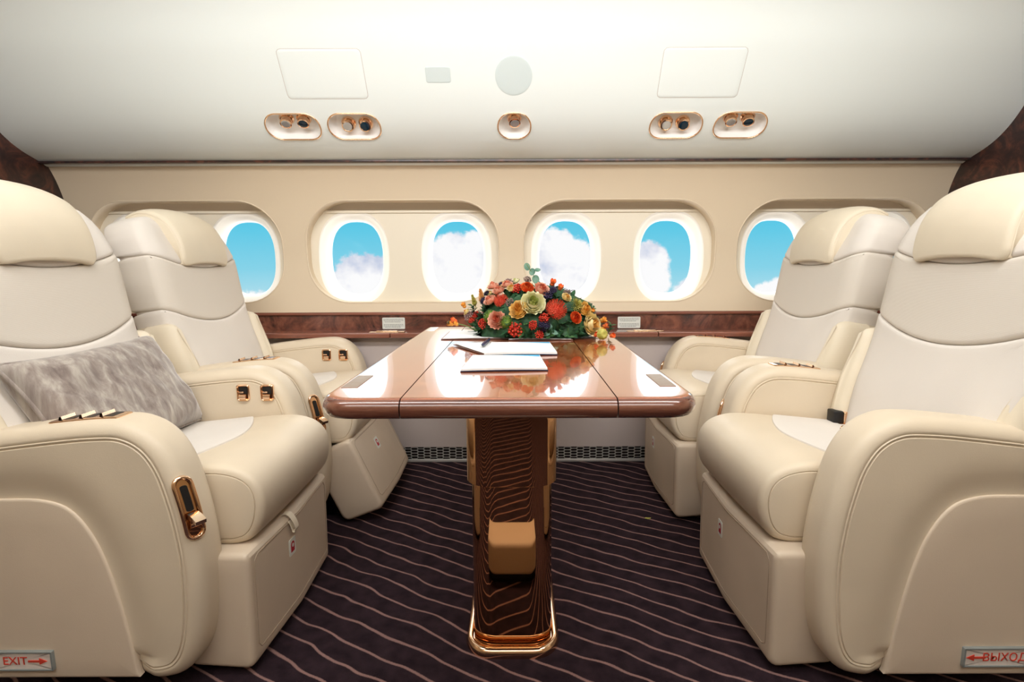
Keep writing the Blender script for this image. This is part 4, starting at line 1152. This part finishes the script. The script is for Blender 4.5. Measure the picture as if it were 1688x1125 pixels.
# ------------------------------------------------------------------ sky outside
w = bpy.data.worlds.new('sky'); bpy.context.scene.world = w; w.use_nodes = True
nt = w.node_tree; nt.nodes.clear()
def wn(typ, **kw):
    o = nt.nodes.new(typ)
    for k, v_ in kw.items(): setattr(o, k, v_)
    return o
def wm(op, a, b=None, c_=None):
    o = wn('ShaderNodeMath', operation=op)
    for i, q in enumerate((a, b, c_)):
        if q is None: continue
        if isinstance(q, (int, float)): o.inputs[i].default_value = q
        else: nt.links.new(q, o.inputs[i])
    return o.outputs[0]
def wramp(f, stops):
    r_ = wn('ShaderNodeValToRGB'); e = r_.color_ramp.elements
    while len(e) < len(stops): e.new(.5)
    for q, (p, c_) in zip(e, stops): q.position = p; q.color = c_
    nt.links.new(f, r_.inputs[0]); return r_.outputs[0]
tc = wn('ShaderNodeTexCoord'); sp = wn('ShaderNodeSeparateXYZ'); nt.links.new(tc.outputs['Generated'], sp.inputs[0])
yy = wm('MAXIMUM', sp.outputs[1], .02)
az = wm('DIVIDE', sp.outputs[0], yy); el = wm('DIVIDE', sp.outputs[2], yy)     # bearing and elevation tangents
cb = wn('ShaderNodeCombineXYZ'); nt.links.new(az, cb.inputs[0]); nt.links.new(el, cb.inputs[1])
def wnoise(scale, detail, rough=.55, z=0):
    o = wn('ShaderNodeTexNoise'); o.inputs['Scale'].default_value = scale; o.inputs['Detail'].default_value = detail; o.inputs['Roughness'].default_value = rough
    m_ = wn('ShaderNodeMapping'); m_.inputs['Location'].default_value = (z, z*.7, z); nt.links.new(cb.outputs[0], m_.inputs[0]); nt.links.new(m_.outputs[0], o.inputs['Vector']); return o.outputs[0]
n1 = wnoise(26, 5, .6); n2 = wnoise(12, 4, .6, 3.1)
CLOUDS = [(-.265, -.03, .060), (-.297, -.022, .052), (-.335, -.055, .03), (-.130, .018, .050), (-.074, .016, .050), (-.10, -.02, .07), (-.16, -.01, .045), (.058, .028, .048), (.087, .020, .048),
          (.115, .010, .036), (.138, -.005, .036), (.08, -.03, .06), (.03, -.02, .05), (.243, .008, .043), (.253, -.03, .040), (.32, -.060, .040), (.40, -.064, .044), (.48, -.066, .046)]
mask = None
for cx_, cy_, r_ in CLOUDS:
    d_ = wm('SQRT', wm('ADD', wm('POWER', wm('SUBTRACT', az, cx_), 2), wm('POWER', wm('SUBTRACT', el, cy_), 2)))
    k_ = wm('SUBTRACT', r_, d_); mask = k_ if mask is None else wm('SMOOTH_MAX', mask, k_, .008)
deck = wm('SUBTRACT', -.040, el)            # cloud deck far below
mask = wm('MAXIMUM', mask, deck)
mask = wm('ADD', mask, wm('MULTIPLY', wm('SUBTRACT', n1, .5), .050))
cov = wn('ShaderNodeMapRange'); cov.interpolation_type = 'SMOOTHSTEP'; cov.inputs[1].default_value = -.003; cov.inputs[2].default_value = .007; nt.links.new(mask, cov.inputs[0])
blue = wramp(wm('MULTIPLY_ADD', el, 7.0, .45), [(.0, srgb(184, 226, 238)), (.45, srgb(134, 212, 234)), (1, srgb(92, 202, 232))])
cloudc = wramp(wm('ADD', n2, wm('MULTIPLY', mask, 2.2)), [(.33, srgb(196, 206, 228)), (.46, srgb(232, 234, 243)), (.58, srgb(253, 253, 254))])
mixc = wn('ShaderNodeMix', data_type='RGBA'); nt.links.new(cov.outputs[0], mixc.inputs[0]); nt.links.new(blue, mixc.inputs[6]); nt.links.new(cloudc, mixc.inputs[7])
# extra glow added to the unseen sky above and below, lighting window reveals
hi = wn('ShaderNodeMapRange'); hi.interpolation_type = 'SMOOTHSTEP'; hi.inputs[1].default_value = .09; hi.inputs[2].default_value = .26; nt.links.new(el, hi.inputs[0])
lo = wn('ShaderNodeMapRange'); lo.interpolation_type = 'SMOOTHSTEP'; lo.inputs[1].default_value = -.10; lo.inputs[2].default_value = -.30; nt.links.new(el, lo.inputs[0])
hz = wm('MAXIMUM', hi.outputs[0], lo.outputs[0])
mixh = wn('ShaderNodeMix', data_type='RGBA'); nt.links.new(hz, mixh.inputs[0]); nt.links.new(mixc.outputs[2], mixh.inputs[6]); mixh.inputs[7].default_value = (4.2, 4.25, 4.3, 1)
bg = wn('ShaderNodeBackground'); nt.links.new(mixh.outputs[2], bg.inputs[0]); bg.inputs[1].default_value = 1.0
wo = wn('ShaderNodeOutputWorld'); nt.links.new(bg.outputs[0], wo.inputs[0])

# ------------------------------------------------------------------ lights
def area(name, loc, target, sx_, sy_, watts, col):
    L = bpy.data.lights.new(name, 'AREA'); L.shape = 'RECTANGLE'; L.size = sx_; L.size_y = sy_; L.energy = watts; L.color = col
    o = bpy.data.objects.new(name, L); C.objects.link(o); o.location = loc
    o.rotation_euler = (Vector(target)-Vector(loc)).to_track_quat('-Z', 'Y').to_euler(); return o
area('fill_light', (0, -.25, 1.98), (0, 1.9, 1.35), 2.6, .4, 27, (1, .99, .98))  # unseen fill lamp added behind the camera to lift the lower seats
area('aisle_ceiling_light', (0, .72, 2.085), (0, 1.9, 1.2), 2.9, .35, 51, (1, .995, .985))

# ------------------------------------------------------------------ camera
cam = bpy.data.cameras.new('camera'); co = bpy.data.objects.new('camera', cam); C.objects.link(co)
F = 870; cam.sensor_width = 36; cam.lens = 36*F/1688; cam.clip_start = .02
cam.shift_x = -10/1688
co.location = (0, 0, .95)
co.rotation_mode = 'XYZ'
co.matrix_world = Matrix.Translation((0, 0, .95)) @ Matrix.Rotation(R(90-7.85), 4, 'X') @ Matrix.Rotation(R(-.22), 4, 'Z')
sc = bpy.context.scene; sc.camera = co
vs_ = sc.view_settings; vs_.view_transform = 'Standard'; vs_.look = 'None'; vs_.gamma = 1; vs_.use_curve_mapping = False; vs_.exposure = 0
